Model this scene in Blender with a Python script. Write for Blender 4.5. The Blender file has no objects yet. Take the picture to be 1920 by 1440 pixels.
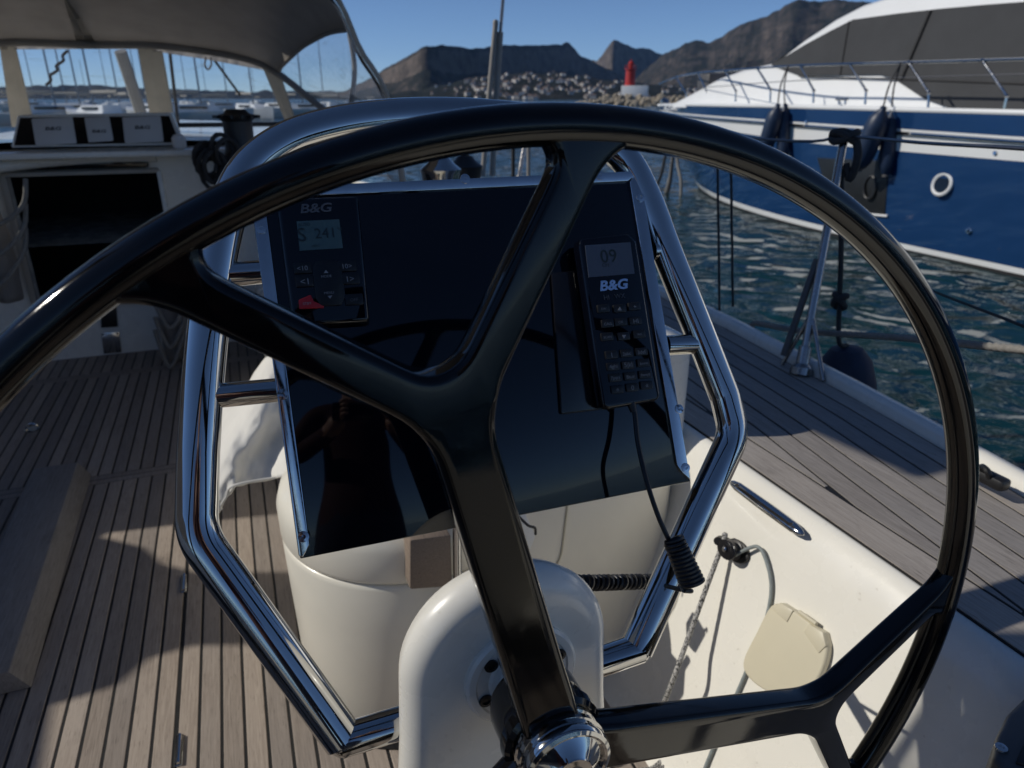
import bpy, bmesh, math, random
import numpy as np
from mathutils import Vector, Matrix, noise

# ------------------------------------------------------------------ camera, sky, sun, exposure
S = bpy.context.scene
COL = S.collection
F, CZ = 1340.0, 1.32                       # focal length in photo pixels (1920 wide), eye height over the cockpit floor
PIT, HD = math.atan2(535, F), math.radians(20.9)
cam_d = bpy.data.cameras.new('camera')
cam = bpy.data.objects.new('camera', cam_d)
COL.objects.link(cam)
cam.location = (0, 0, CZ)
cam.rotation_euler = (math.pi / 2 - PIT, 0, -HD)
cam_d.sensor_width = 36
cam_d.lens = 36 * F / 1920
cam_d.clip_start, cam_d.clip_end = 0.02, 30000
cam_d.dof.use_dof = True
cam_d.dof.focus_distance = 0.78
cam_d.dof.aperture_fstop = 7.5
S.camera = cam
SUN_EL, SUN_PORT = math.radians(35.0), math.radians(70.0)
TOSUN = Vector((-math.sin(SUN_PORT) * math.cos(SUN_EL), math.cos(SUN_PORT) * math.cos(SUN_EL), math.sin(SUN_EL)))
world = bpy.data.worlds.new("World")
S.world = world
world.use_nodes = True
wt = world.node_tree
bg = wt.nodes['Background']
sky = wt.nodes.new('ShaderNodeTexSky')
sky.sky_type = 'NISHITA'
sky.sun_disc = False
sky.sun_elevation = SUN_EL
sky.sun_rotation = -SUN_PORT
sky.air_density, sky.dust_density, sky.ozone_density = 0.5, 0.0, 5.0
bg.inputs['Strength'].default_value = 0.096
wt.links.new(sky.outputs[0], bg.inputs['Color'])
sun_d = bpy.data.lights.new('sun', 'SUN')
sun = bpy.data.objects.new('sun', sun_d)
COL.objects.link(sun)
sun_d.energy = 3.0
sun_d.angle = math.radians(0.53)
sun_d.color = (1.0, 0.95, 0.86)
sun.rotation_euler = (-TOSUN).to_track_quat('-Z', 'Y').to_euler()
S.view_settings.view_transform = 'Standard'
S.view_settings.look = 'None'
S.view_settings.gamma = 1
S.view_settings.exposure = 0
S.cycles.max_bounces = 8
S.cycles.transparent_max_bounces = 16
S.cycles.caustics_reflective = False
S.cycles.caustics_refractive = False
S.cycles.use_denoising = True
S.cycles.sample_clamp_indirect = 4

# ------------------------------------------------------------------ survey: a photo pixel laid on a known plane of the place
def V(*a): return Vector(a)
def ray(x, y):
    a, b = (x - 960) / F, (y - 720) / F
    Z = -(b * math.cos(PIT) + math.sin(PIT)); Y = math.cos(PIT) - b * math.sin(PIT); X = a
    return V(X * math.cos(HD) + Y * math.sin(HD), -X * math.sin(HD) + Y * math.cos(HD), Z)
EYE = V(0, 0, CZ)
def atX(x, y, X): r = ray(x, y); return EYE + r * (X / r.x)
def atY(x, y, Y): r = ray(x, y); return EYE + r * (Y / r.y)
def atZ(x, y, Z): r = ray(x, y); return EYE + r * ((Z - CZ) / r.z)
def atP(x, y, p0, n): r = ray(x, y); return EYE + r * ((p0 - EYE).dot(n) / r.dot(n))

# ------------------------------------------------------------------ helpers: meshes
rng = random.Random(7)
class MB:
    def __init__(s): s.v, s.f = [], []
    def add(s, vs, fs):
        o = len(s.v); s.v += [tuple(p) for p in vs]; s.f += [tuple(i + o for i in f) for f in fs]; return s
    def box(s, c, size, M=None):
        hx, hy, hz = size[0] / 2, size[1] / 2, size[2] / 2
        vs = [Vector((x, y, z)) for z in (-hz, hz) for y in (-hy, hy) for x in (-hx, hx)]
        if M is not None: vs = [M @ p for p in vs]
        c = Vector(c)
        return s.add([p + c for p in vs], [(0, 2, 3, 1), (4, 5, 7, 6), (0, 1, 5, 4), (2, 6, 7, 3), (0, 4, 6, 2), (1, 3, 7, 5)])
    def prism(s, pts, n, t):
        """outline pts (world) thickened by t along n"""
        n = Vector(n).normalized() * t; k = len(pts)
        vs = [Vector(p) for p in pts] + [Vector(p) + n for p in pts]
        fs = [tuple(range(k - 1, -1, -1)), tuple(range(k, 2 * k))] + [(i, (i + 1) % k, k + (i + 1) % k, k + i) for i in range(k)]
        return s.add(vs, fs)
    def loft(s, secs, closed=True, caps=True, ring=False):
        k = len(secs[0]); vs = [p for sec in secs for p in sec]; fs = []
        m = len(secs)
        for i in range(m if ring else m - 1):
            for j in range(k if closed else k - 1):
                a, b = i * k + j, i * k + (j + 1) % k
                c, d = ((i + 1) % m) * k + (j + 1) % k, ((i + 1) % m) * k + j
                fs.append((a, b, c, d))
        if caps and closed and not ring:
            fs.append(tuple(range(k - 1, -1, -1))); fs.append(tuple(range((m - 1) * k, m * k)))
        return s.add(vs, fs)
    def tube(s, path, r, n=12, closed=False, up=None, rb=None, rfun=None):
        P = [Vector(p) for p in path]; m = len(P); secs = []; prevN = None
        for i in range(m):
            if closed: T = P[(i + 1) % m] - P[i - 1]
            else: T = P[min(i + 1, m - 1)] - P[max(i - 1, 0)]
            T = T.normalized()
            if up is not None:
                B = (Vector(up) - T * Vector(up).dot(T)).normalized(); N = B.cross(T)
            else:
                if prevN is None:
                    a = V(0, 0, 1) if abs(T.z) < .9 else V(1, 0, 0); N = a.cross(T).normalized()
                else: N = (prevN - T * prevN.dot(T)).normalized()
                prevN = N; B = T.cross(N)
            ri = r[i] if isinstance(r, (list, tuple)) else r
            rbi = rb if rb is not None else ri
            sec = []
            for j in range(n):
                t = 2 * math.pi * j / n
                k = rfun(i, t) if rfun else 1
                sec.append(P[i] + N * (ri * k * math.cos(t)) + B * (rbi * k * math.sin(t)))
            secs.append(sec)
        return s.loft(secs, True, True, closed)
    def lathe(s, prof, o, axis, n=32):
        ax = Vector(axis).normalized(); a = V(0, 0, 1) if abs(ax.z) < .9 else V(1, 0, 0)
        u = a.cross(ax).normalized(); w = ax.cross(u); o = Vector(o)
        secs = [[o + ax * h + u * (max(r, 1e-5) * math.cos(2 * math.pi * j / n)) + w * (max(r, 1e-5) * math.sin(2 * math.pi * j / n)) for j in range(n)] for r, h in prof]
        return s.loft(secs, True, True)

WL = {}
def link(name, me, m, parent=None):
    o = bpy.data.objects.new(name, me); COL.objects.link(o)
    if m is not None:
        me.materials.clear(); me.materials.append(m)
    if parent is not None:
        o.parent = parent; WL[o.name] = WL.get(parent.name, V(0, 0, 0))
    else: WL[o.name] = V(0, 0, 0)
    return o
def finish(me, smooth, angle):
    for p in me.polygons: p.use_smooth = smooth
    if smooth and angle < 179: me.set_sharp_from_angle(angle=math.radians(angle))
def build(name, mb, m, parent=None, smooth=True, angle=40, bevel=0, seg=2, bangle=30):
    off = WL.get(parent.name, V(0, 0, 0)) if parent is not None else V(0, 0, 0)
    me = bpy.data.meshes.new(name)
    me.from_pydata([(p[0] - off.x, p[1] - off.y, p[2] - off.z) for p in mb.v], [], mb.f)
    bm = bmesh.new(); bm.from_mesh(me)
    bmesh.ops.recalc_face_normals(bm, faces=bm.faces)
    if bevel:
        es = [e for e in bm.edges if len(e.link_faces) == 2 and e.calc_face_angle(0) > math.radians(bangle)]
        bmesh.ops.bevel(bm, geom=es, offset=bevel, segments=seg, profile=.5, affect='EDGES', clamp_overlap=True)
    bm.to_mesh(me); bm.free()
    finish(me, smooth, angle)
    return link(name, me, m, parent)
def tag(o, label=None, cat=None, group=None, kind=None):
    if label: o['label'] = label
    if cat: o['category'] = cat
    if group: o['group'] = group
    if kind: o['kind'] = kind
    return o
def thing(name, label, cat, loc=(0, 0, 0), group=None):
    o = bpy.data.objects.new(name, None); COL.objects.link(o); o.location = loc; o.empty_display_size = .05
    WL[o.name] = Vector(loc)
    return tag(o, label, cat, group)
def struct(name, mb, m, **k): return tag(build(name, mb, m, **k), kind='structure')
def copy_tree(o, loc, rz=0, label=None):
    c = o.copy(); COL.objects.link(c); c.location = loc; c.rotation_euler = (0, 0, rz)
    if label: c['label'] = label
    for ch in list(o.children):
        d = ch.copy(); COL.objects.link(d); d.parent = c
        for g in list(ch.children):
            e = g.copy(); COL.objects.link(e); e.parent = d
    return c
def spline(pts, n=8, closed=False):
    P = [Vector(p) for p in pts]; m = len(P); out = []
    for i in range(m if closed else m - 1):
        g = (lambda k: P[k % m]) if closed else (lambda k: P[max(0, min(m - 1, k))])
        a, b, c, d = g(i - 1), g(i), g(i + 1), g(i + 2)
        for j in range(n):
            t = j / n
            out.append(.5 * ((2 * b) + (c - a) * t + (2 * a - 5 * b + 4 * c - d) * t * t + (3 * b - a - 3 * c + d) * t ** 3))
    if not closed: out.append(P[-1])
    return out
def fillet(pts, rad, n=8):
    """polyline with rounded corners; rad = radius (or list) per inner corner"""
    P = [Vector(p) for p in pts]; out = [P[0]]
    for i in range(1, len(P) - 1):
        r = rad[i - 1] if isinstance(rad, (list, tuple)) else rad
        a, b, c = P[i - 1], P[i], P[i + 1]
        d1, d2 = (a - b).normalized(), (c - b).normalized()
        half = d1.angle(d2) / 2; L = min(r / math.tan(half), (a - b).length * .49, (c - b).length * .49) if r > 0 else 0
        p, q = b + d1 * L, b + d2 * L
        for j in range(n + 1):
            t = j / n
            out.append(p * (1 - t) ** 2 + b * 2 * t * (1 - t) + q * t * t)
    out.append(P[-1]); return out
def interp(x, xs, ys): return float(np.interp(x, xs, ys))
def text(body, w, origin, xdir, ydir, m, parent, name='lettering', ext=.0004, bold=0.0, shear=0.0, squash=1.0):
    """flat lettering of width w centred on origin"""
    cu = bpy.data.curves.new(name, 'FONT'); cu.body = body; cu.align_x = 'CENTER'; cu.align_y = 'CENTER'
    cu.offset = bold; cu.shear = shear; cu.resolution_u = 3
    tmp = bpy.data.objects.new('tmp', cu); me = bpy.data.meshes.new_from_object(tmp)
    bpy.data.objects.remove(tmp)
    xs = [v.co.x for v in me.vertices]; ys = [v.co.y for v in me.vertices]
    cx, cy = (max(xs) + min(xs)) / 2, (max(ys) + min(ys)) / 2; k = w / max(1e-6, max(xs) - min(xs))
    X, Y = Vector(xdir).normalized(), Vector(ydir).normalized()
    off = WL.get(parent.name, V(0, 0, 0)); n = X.cross(Y)
    for v in me.vertices: v.co = Vector(origin) - off + X * ((v.co.x - cx) * k) + Y * ((v.co.y - cy) * k * squash) + n * ext
    me.name = name
    return link(name, me, m, parent)

# ------------------------------------------------------------------ helpers: materials
def nt(name):
    m = bpy.data.materials.new(name); m.use_nodes = True
    t = m.node_tree; b = t.nodes['Principled BSDF']
    return m, t, b
def tex(t, scale=(1, 1, 1), kind='pos', nscale=1.0, detail=4, rough=.55, dist=0, rnd=False):
    if kind == 'pos': src = t.nodes.new('ShaderNodeNewGeometry').outputs['Position']
    else: src = t.nodes.new('ShaderNodeTexCoord').outputs['Object']
    if rnd:
        oi = t.nodes.new('ShaderNodeObjectInfo'); sc = t.nodes.new('ShaderNodeVectorMath'); sc.operation = 'SCALE'
        cb = t.nodes.new('ShaderNodeCombineXYZ')
        for k in range(3): t.links.new(oi.outputs['Random'], cb.inputs[k])
        t.links.new(cb.outputs[0], sc.inputs[0]); sc.inputs['Scale'].default_value = 37
        ad = t.nodes.new('ShaderNodeVectorMath'); t.links.new(src, ad.inputs[0]); t.links.new(sc.outputs[0], ad.inputs[1]); src = ad.outputs[0]
    mp = t.nodes.new('ShaderNodeMapping'); mp.inputs['Scale'].default_value = scale
    t.links.new(src, mp.inputs['Vector'])
    n = t.nodes.new('ShaderNodeTexNoise'); n.inputs['Scale'].default_value = nscale; n.inputs['Detail'].default_value = detail
    n.inputs['Roughness'].default_value = rough; n.inputs['Distortion'].default_value = dist
    t.links.new(mp.outputs[0], n.inputs['Vector'])
    return n.outputs['Fac']
def ramp(t, fac, stops):
    r = t.nodes.new('ShaderNodeValToRGB'); e = r.color_ramp.elements
    while len(e) < len(stops): e.new(.5)
    for el, (p, c) in zip(e, stops):
        el.position = p; el.color = (c[0], c[1], c[2], 1) if isinstance(c, (tuple, list)) else (c, c, c, 1)
    t.links.new(fac, r.inputs['Fac']); return r.outputs['Color']
def mixc(t, fac, a, b, mode='MIX'):
    m = t.nodes.new('ShaderNodeMix'); m.data_type = 'RGBA'; m.blend_type = mode
    for s_, val in ((0, fac), (6, a), (7, b)):
        if hasattr(val, 'links') or hasattr(val, 'is_output'): t.links.new(val, m.inputs[s_])
        else: m.inputs[s_].default_value = val if s_ == 0 else (val[0], val[1], val[2], 1)
    return m.outputs[2]
def bump(t, b, h, strength=.3, dist=.002, prev=None):
    n = t.nodes.new('ShaderNodeBump'); n.inputs['Strength'].default_value = strength; n.inputs['Distance'].default_value = dist
    t.links.new(h, n.inputs['Height'])
    if prev is not None: t.links.new(prev, n.inputs['Normal'])
    t.links.new(n.outputs[0], b.inputs['Normal']); return n.outputs[0]
def pbr(name, col, rough=.4, metal=0, coat=0, var=.12, vscale=9, bs=0, bscale=200, rvar=.0, scale=(1, 1, 1), rnd=False, spec=None, tr=0):
    m, t, b = nt(name)
    n = tex(t, scale, nscale=vscale, detail=5, rnd=rnd)
    lo = tuple(c * (1 - var) for c in col); hi = tuple(min(1, c * (1 + var * .7)) for c in col)
    t.links.new(ramp(t, n, [(.3, lo), (.72, hi)]), b.inputs['Base Color'])
    b.inputs['Metallic'].default_value = metal
    b.inputs['Roughness'].default_value = rough
    if rvar:
        t.links.new(ramp(t, tex(t, scale, nscale=vscale * 3.1, detail=6), [(.35, max(0, rough - rvar)), (.7, rough + rvar)]), b.inputs['Roughness'])
    if coat: b.inputs['Coat Weight'].default_value = coat; b.inputs['Coat Roughness'].default_value = .06
    if spec is not None: b.inputs['Specular IOR Level'].default_value = spec
    if bs: bump(t, b, tex(t, scale, nscale=bscale, detail=3), bs, .001)
    return m
M = {}
def m_gel():
    m = pbr('white gelcoat', (.80, .775, .70), .28, coat=.35, var=.03, vscale=4, rvar=.06); t = m.node_tree; b = t.nodes['Principled BSDF']
    src = b.inputs['Base Color'].links[0].from_socket
    spots = ramp(t, tex(t, nscale=70, detail=2, rough=.4), [(.72, 0), (.80, .35)])
    smear = ramp(t, tex(t, (1, 1, 3), nscale=3.3, detail=7, rough=.7, dist=.8), [(.55, 0), (.75, .22)])
    c = mixc(t, smear, src, (.60, .565, .49)); c = mixc(t, spots, c, (.42, .38, .31))
    t.links.new(c, b.inputs['Base Color']); return m
M['gel'] = m_gel()
M['cream'] = pbr('cream gelcoat', (.82, .785, .68), .36, coat=.2, var=.05, vscale=5, rvar=.08)
M['ivory'] = pbr('ivory plastic lid', (.62, .57, .43), .4, var=.04, vscale=8, bs=.05)
M['steel'] = pbr('polished stainless steel', (.52, .515, .50), .07, metal=1, var=.06, vscale=14, rvar=.035)
M['dull'] = pbr('dull stainless steel', (.36, .35, .34), .24, metal=1, var=.12, vscale=18, rvar=.08)
M['trim'] = pbr('brushed steel trim', (.60, .60, .60), .13, metal=1, var=.08, vscale=30, rvar=.05)
M['black'] = pbr('black plastic', (.012, .012, .013), .42, var=.25, vscale=60, bs=.08, bscale=900)
M['blackgloss'] = pbr('gloss black plastic', (.006, .006, .008), .16, var=.2, vscale=20)
M['rubber'] = pbr('black rubber cord', (.010, .010, .011), .38, var=.3, vscale=80)
M['acrylic'] = pbr('dark navy acrylic', (.0015, .0020, .0045), .035, var=.2, vscale=3)
M['caulk'] = pbr('black caulking', (.010, .010, .010), .6, var=.3, vscale=40)
M['key'] = pbr('dark rubber key', (.006, .006, .007), .4, var=.2, vscale=90)
M['print'] = pbr('grey print', (.26, .26, .27), .5, var=.08)
M['dimprint'] = pbr('dim grey print', (.09, .09, .10), .5, var=.08)
M['blueprint'] = pbr('pale blue print', (.30, .47, .78), .35, var=.05)
M['redkey'] = pbr('red key', (.42, .012, .02), .4, var=.08)
M['darkprint'] = pbr('black print', (.02, .02, .022), .5, var=.1)
M['lcd'] = pbr('grey green display', (.075, .125, .125), .22, var=.06, vscale=15)
M['lcdblue'] = pbr('grey blue display', (.085, .10, .13), .2, var=.06, vscale=15)
M['lcdink'] = pbr('display ink', (.02, .03, .03), .4)
M['canvas'] = pbr('grey beige canvas', (.40, .372, .345), .85, var=.10, vscale=6, bs=.35, bscale=700)
def translucent(m, f):
    t = m.node_tree; b = t.nodes['Principled BSDF']; o = t.nodes['Material Output']; tr = t.nodes.new('ShaderNodeBsdfTranslucent')
    t.links.new(b.inputs['Base Color'].links[0].from_socket, tr.inputs['Color']); mx = t.nodes.new('ShaderNodeMixShader'); mx.inputs[0].default_value = f
    t.links.new(b.outputs[0], mx.inputs[1]); t.links.new(tr.outputs[0], mx.inputs[2]); t.links.new(mx.outputs[0], o.inputs['Surface'])
translucent(M['canvas'], .5)
M['canvaslight'] = pbr('beige canvas binding', (.42, .385, .33), .85, var=.10, vscale=9, bs=.35, bscale=700)
M['canvasdark'] = pbr('charcoal canvas cover', (.040, .041, .043), .8, var=.12, vscale=3, bs=.3, bscale=300)
M['cloth'] = pbr('white cotton cover', (.74, .725, .68), .85, var=.06, vscale=12, bs=.4, bscale=900)
M['navycloth'] = pbr('navy fender cover', (.012, .022, .050), .7, var=.25, vscale=18, bs=.4, bscale=400)
M['fender'] = pbr('dark blue fender', (.012, .026, .060), .45, var=.2, vscale=12)
M['ropew'] = pbr('grey twisted rope', (.24, .225, .20), .85, var=.25, vscale=120, bs=.4, bscale=600)
M['roped'] = pbr('dark mooring rope', (.035, .034, .034), .8, var=.3, vscale=90)
M['ropeg'] = pbr('grey blue cord', (.22, .25, .25), .6, var=.15, vscale=120)
M['wire'] = pbr('stainless wire', (.20, .20, .21), .35, metal=1, var=.15, vscale=40)
M['white'] = pbr('white paint', (.80, .80, .78), .35, var=.05, vscale=1)
M['whiteplastic'] = pbr('white instrument cover', (.62, .62, .61), .4, var=.04, vscale=6)
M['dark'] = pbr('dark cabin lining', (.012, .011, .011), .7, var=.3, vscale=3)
M['glassdark'] = pbr('dark tinted glass', (.004, .005, .006), .05, var=.1)
M['red'] = pbr('red paint', (.42, .022, .018), .5, var=.12, vscale=.6)
M['rock'] = pbr('breakwater rock', (.34, .29, .22), .9, var=.3, vscale=.5, bs=.5, bscale=3)
M['mast'] = pbr('weathered mast sleeve', (.30, .28, .25), .5, var=.15, vscale=8)
M['greyplate'] = pbr('brown grey moulded plate', (.085, .080, .078), .42, var=.1, vscale=25, bs=.08, bscale=600)
M['recess'] = pbr('dark recess plate', (.018, .020, .022), .4, var=.15, vscale=8)
M['navyhull'] = pbr('blue hull paint', (.012, .046, .135), .13, coat=.6, var=.12, vscale=.7, rvar=.03)

def m_flecked():
    m, t, b = nt('flecked rope')
    f = tex(t, nscale=260, detail=2)
    t.links.new(ramp(t, f, [(.42, (.05, .05, .05)), (.52, (.42, .41, .39))]), b.inputs['Base Color'])
    b.inputs['Roughness'].default_value = .85; bump(t, b, f, .5, .001); return m
M['flecked'] = m_flecked()

def m_carbon():
    m, t, b = nt('black lacquered carbon')
    b.inputs['Base Color'].default_value = (.0045, .0045, .005, 1)
    f = tex(t, (1, 1, 1), nscale=26, detail=8, rough=.7)                # rubbed, slightly matt lacquer in patches
    f2 = tex(t, (9, 140, 9), nscale=3, detail=5, dist=.3)
    mx = t.nodes.new('ShaderNodeMath'); mx.operation = 'MULTIPLY'; t.links.new(f, mx.inputs[0]); t.links.new(f2, mx.inputs[1])
    t.links.new(ramp(t, mx.outputs[0], [(.18, .05), (.32, .09), (.46, .24)]), b.inputs['Roughness'])
    t.links.new(ramp(t, mx.outputs[0], [(.25, (.003, .003, .0034)), (.46, (.009, .0085, .008))]), b.inputs['Base Color'])
    b.inputs['Coat Weight'].default_value = .10; b.inputs['Coat Roughness'].default_value = .05; b.inputs['Specular IOR Level'].default_value = .33
    bump(t, b, f, .06, .001)
    return m
M['carbon'] = m_carbon()

def m_teak(name, lo, hi, grey):
    m, t, b = nt(name)
    g = tex(t, (110, 5, 110), nscale=2.2, detail=7, rough=.65, dist=.6, rnd=True)
    c = ramp(t, g, [(.28, lo), (.52, tuple((a + b_) / 2 for a, b_ in zip(lo, hi))), (.75, hi)])
    big = tex(t, (3, .8, 3), nscale=1.5, detail=3, rnd=True)
    c = mixc(t, ramp(t, big, [(.35, 0), (.7, .55)]), c, grey)
    oi = t.nodes.new('ShaderNodeObjectInfo')
    c = mixc(t, 1, c, ramp(t, oi.outputs['Random'], [(0, (.74, .74, .75)), (1, (1.14, 1.10, 1.05))]), 'MULTIPLY')
    st = tex(t, (1, .35, 1), nscale=9, detail=6, rough=.7, rnd=True)
    c = mixc(t, ramp(t, st, [(.58, 0), (.76, .5)]), c, tuple(x * .55 for x in lo))
    fl = tex(t, (420, 26, 420), nscale=1.0, detail=2, rnd=True)
    c = mixc(t, ramp(t, fl, [(.60, 0), (.72, .55)]), c, tuple(x * .5 for x in lo))
    t.links.new(c, b.inputs['Base Color']); b.inputs['Roughness'].default_value = .75
    b.inputs['Specular IOR Level'].default_value = .3
    bump(t, b, g, .5, .0008); return m
M['teak'] = m_teak('weathered teak', (.24, .198, .165), (.45, .388, .330), (.43, .385, .345))
M['teakgrey'] = m_teak('grey weathered teak', (.22, .198, .180), (.44, .405, .372), (.40, .378, .355))
M['teakblock'] = m_teak('teak block', (.17, .13, .10), (.30, .24, .19), (.24, .20, .17))

def m_vinyl():
    m, t, b = nt('clear window vinyl'); out = t.nodes['Material Output']
    tr = t.nodes.new('ShaderNodeBsdfTransparent'); tr.inputs[0].default_value = (.84, .87, .90, 1)
    gl = t.nodes.new('ShaderNodeBsdfGlossy'); gl.inputs['Roughness'].default_value = .07
    df = t.nodes.new('ShaderNodeBsdfDiffuse'); df.inputs[0].default_value = (.5, .5, .5, 1)
    f = tex(t, (2, 2, 9), nscale=2.5, detail=4, dist=1.2)
    bn = t.nodes.new('ShaderNodeBump'); bn.inputs['Strength'].default_value = .25; bn.inputs['Distance'].default_value = .012
    t.links.new(f, bn.inputs['Height']); t.links.new(bn.outputs[0], gl.inputs['Normal'])
    lw0 = t.nodes.new('ShaderNodeLayerWeight'); lw0.inputs['Blend'].default_value = .5; t.links.new(bn.outputs[0], lw0.inputs['Normal'])
    lwc = ramp(t, lw0.outputs['Facing'], [(.0, .03), (.55, .05), (.8, .16), (1, .7)])
    m1 = t.nodes.new('ShaderNodeMixShader'); t.links.new(lwc, m1.inputs[0]); t.links.new(tr.outputs[0], m1.inputs[1]); t.links.new(gl.outputs[0], m1.inputs[2])
    m2 = t.nodes.new('ShaderNodeMixShader'); t.links.new(ramp(t, f, [(.50, .01), (.60, .05), (.72, .22)]), m2.inputs[0])
    t.links.new(m1.outputs[0], m2.inputs[1]); t.links.new(df.outputs[0], m2.inputs[2])
    t.links.new(m2.outputs[0], out.inputs['Surface']); return m
M['vinyl'] = m_vinyl()

def m_water():
    m, t, b = nt('harbour water')
    b.inputs['Base Color'].default_value = (.004, .031, .039, 1)
    b.inputs['Roughness'].default_value = .03; b.inputs['IOR'].default_value = 1.33
    w1 = tex(t, (1, 1, 1), nscale=1.9, detail=1.2, dist=.5)
    w2 = tex(t, (1, 1, 1), nscale=5.5, detail=3, dist=.4)
    n1 = bump(t, b, w1, 1.0, .17)
    bump(t, b, w2, .5, .03, n1)
    return m
M['water'] = m_water()

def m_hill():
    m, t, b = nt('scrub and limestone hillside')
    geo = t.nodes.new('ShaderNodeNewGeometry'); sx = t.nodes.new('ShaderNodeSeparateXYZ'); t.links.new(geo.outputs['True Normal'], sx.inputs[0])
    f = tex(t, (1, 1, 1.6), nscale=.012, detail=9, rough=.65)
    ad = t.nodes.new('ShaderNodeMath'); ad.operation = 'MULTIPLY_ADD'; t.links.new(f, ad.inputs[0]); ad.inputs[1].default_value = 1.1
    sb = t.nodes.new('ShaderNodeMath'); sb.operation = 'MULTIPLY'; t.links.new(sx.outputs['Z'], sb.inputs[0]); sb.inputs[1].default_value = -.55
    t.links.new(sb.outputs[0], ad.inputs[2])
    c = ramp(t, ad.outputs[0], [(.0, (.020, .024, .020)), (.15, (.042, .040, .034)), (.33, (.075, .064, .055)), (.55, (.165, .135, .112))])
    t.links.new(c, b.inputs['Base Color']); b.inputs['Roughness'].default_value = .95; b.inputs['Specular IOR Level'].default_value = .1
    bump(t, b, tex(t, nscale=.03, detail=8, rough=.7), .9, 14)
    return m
M['hill'] = m_hill()

# ================================================================== SETTING: water, hills
ZW = -0.75                                           # water level
def make_water():
    rs = [0.9 * 1.055 ** i for i in range(176)]; rs = [r for r in rs if r < 12000] + [12000]
    n = 300; vs, fs = [], []
    vs.append((0, 0, ZW))
    for r in rs:
        for j in range(n):
            a = 2 * math.pi * j / n; x, y = r * math.sin(a), r * math.cos(a)
            amp = .03 * min(1, max(0, (90 - r) / 60))
            z = ZW + (noise.fractal(V(x * .55, y * .75, 3.1), 1, 2, 3) * amp if amp > 0 else 0)
            vs.append((x, y, z))
    for j in range(n): fs.append((0, 1 + (j + 1) % n, 1 + j))
    for i in range(len(rs) - 1):
        for j in range(n):
            a = 1 + i * n + j; b = 1 + i * n + (j + 1) % n
            fs.append((a, b, b + n, a + n))
    me = bpy.data.meshes.new('sea_water'); me.from_pydata(vs, [], fs)
    finish(me, True, 180)
    bm = bmesh.new(); bm.from_mesh(me); bmesh.ops.recalc_face_normals(bm, faces=bm.faces)
    if sum(f.normal.z for f in bm.faces) < 0: bmesh.ops.reverse_faces(bm, faces=bm.faces)
    bm.to_mesh(me); bm.free()
    return tag(link('sea_water', me, M['water']), kind='structure')
make_water()

class Hill:
    def __init__(s, name, prof, shape, rough, seed, cols=260, rows=46):
        s.p = np.array(prof, float); s.shape = shape; s.rough = rough; s.seed = seed
        x0, x1 = s.p[0, 0], s.p[-1, 0]; vs, fs = [], []
        for i in range(cols):
            px = x0 + (x1 - x0) * i / (cols - 1)
            px += 0
            for j in range(rows):
                vs.append(s.at(px, j / (rows - 6)))
        for i in range(cols - 1):
            for j in range(rows - 1):
                a = i * rows + j; fs.append((a, a + rows, a + rows + 1, a + 1))
        mb = MB().add(vs, fs)
        s.o = tag(build(name, mb, M['hill'], smooth=True, angle=180), kind='structure')
    def at(s, px, t):
        X = s.p[:, 0]
        wd = (X[-1] - X[0]) * .012; offs = (-1.5, -1, -.5, 0, .5, 1, 1.5)
        ry = float(np.mean([np.interp(px + o_ * wd * .35, X, s.p[:, 1]) for o_ in offs])); Dr, Db = (float(np.mean([np.interp(px + o_ * wd, X, s.p[:, k]) for o_ in offs])) for k in (2, 3))
        ry += 3.6 * noise.fractal(V(px * .035, s.seed, 0), .9, 2.1, 5)
        gul = noise.fractal(V(px * .022, t * 1.2, s.seed), .9, 2.2, 5); Db += 60 * gul; Dr += 25 * gul
        r = ray(px, ry); h = math.hypot(r.x, r.y); dx, dy = r.x / h, r.y / h
        zr = CZ + Dr * r.z / h
        if t <= 1:
            D = Db + (Dr - Db) * t; z = ZW + (zr - ZW) * np.interp(t, *s.shape)
        else:
            D = Dr + (Dr - Db) * (t - 1) * 1.5; z = zr * (1 - (t - 1) * 1.6)
        x, y = dx * D, dy * D
        k = s.rough * zr * (math.sin(math.pi * min(1, max(.02, t)) ** .8) + .05) if t < 1 else s.rough * zr * .1
        q = V(x, y, 0) / 420 + V(s.seed, 0, 0)
        z += k * (abs(noise.fractal(q, 1, 2, 6)) * 1.3 - .45) * 1.2
        z += zr * .03 * noise.fractal(q * 5, .8, 2, 5) * min(1, 2.2 - 2 * min(t, 1))
        return V(x, y, max(z, ZW - 3) if t > .01 else ZW - 3)
mesa_shape = ([0, .50, .80, .87, .95, 1], [0, .30, .50, .90, .985, 1])
peak_shape = ([0, .4, .7, .9, 1], [0, .26, .55, .86, 1])
slope_shape = ([0, .15, .5, 1], [0, .08, .42, 1])
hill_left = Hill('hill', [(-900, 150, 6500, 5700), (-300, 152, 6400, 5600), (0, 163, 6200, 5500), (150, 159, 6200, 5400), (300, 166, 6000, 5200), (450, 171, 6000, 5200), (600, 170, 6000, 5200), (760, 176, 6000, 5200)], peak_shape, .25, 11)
mesa = Hill('hill', [(560, 184, 4000, 3700), (640, 172, 3600, 3250), (700, 145, 3200, 2850), (720, 130, 3080, 2700), (760, 107, 2840, 2420), (795, 88, 2620, 2240), (830, 84, 2800, 2400), (900, 92, 3350, 2900), (925, 85, 3560, 3080), (1000, 85, 4250, 3700), (1055, 83, 4750, 4200), (1063, 76, 4830, 4260), (1075, 85, 4920, 4350), (1090, 108, 5050, 4550), (1120, 118, 5300, 4850), (1180, 150, 5500, 5150), (1260, 182, 5600, 5300)], mesa_shape, .13, 3, cols=460)
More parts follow.
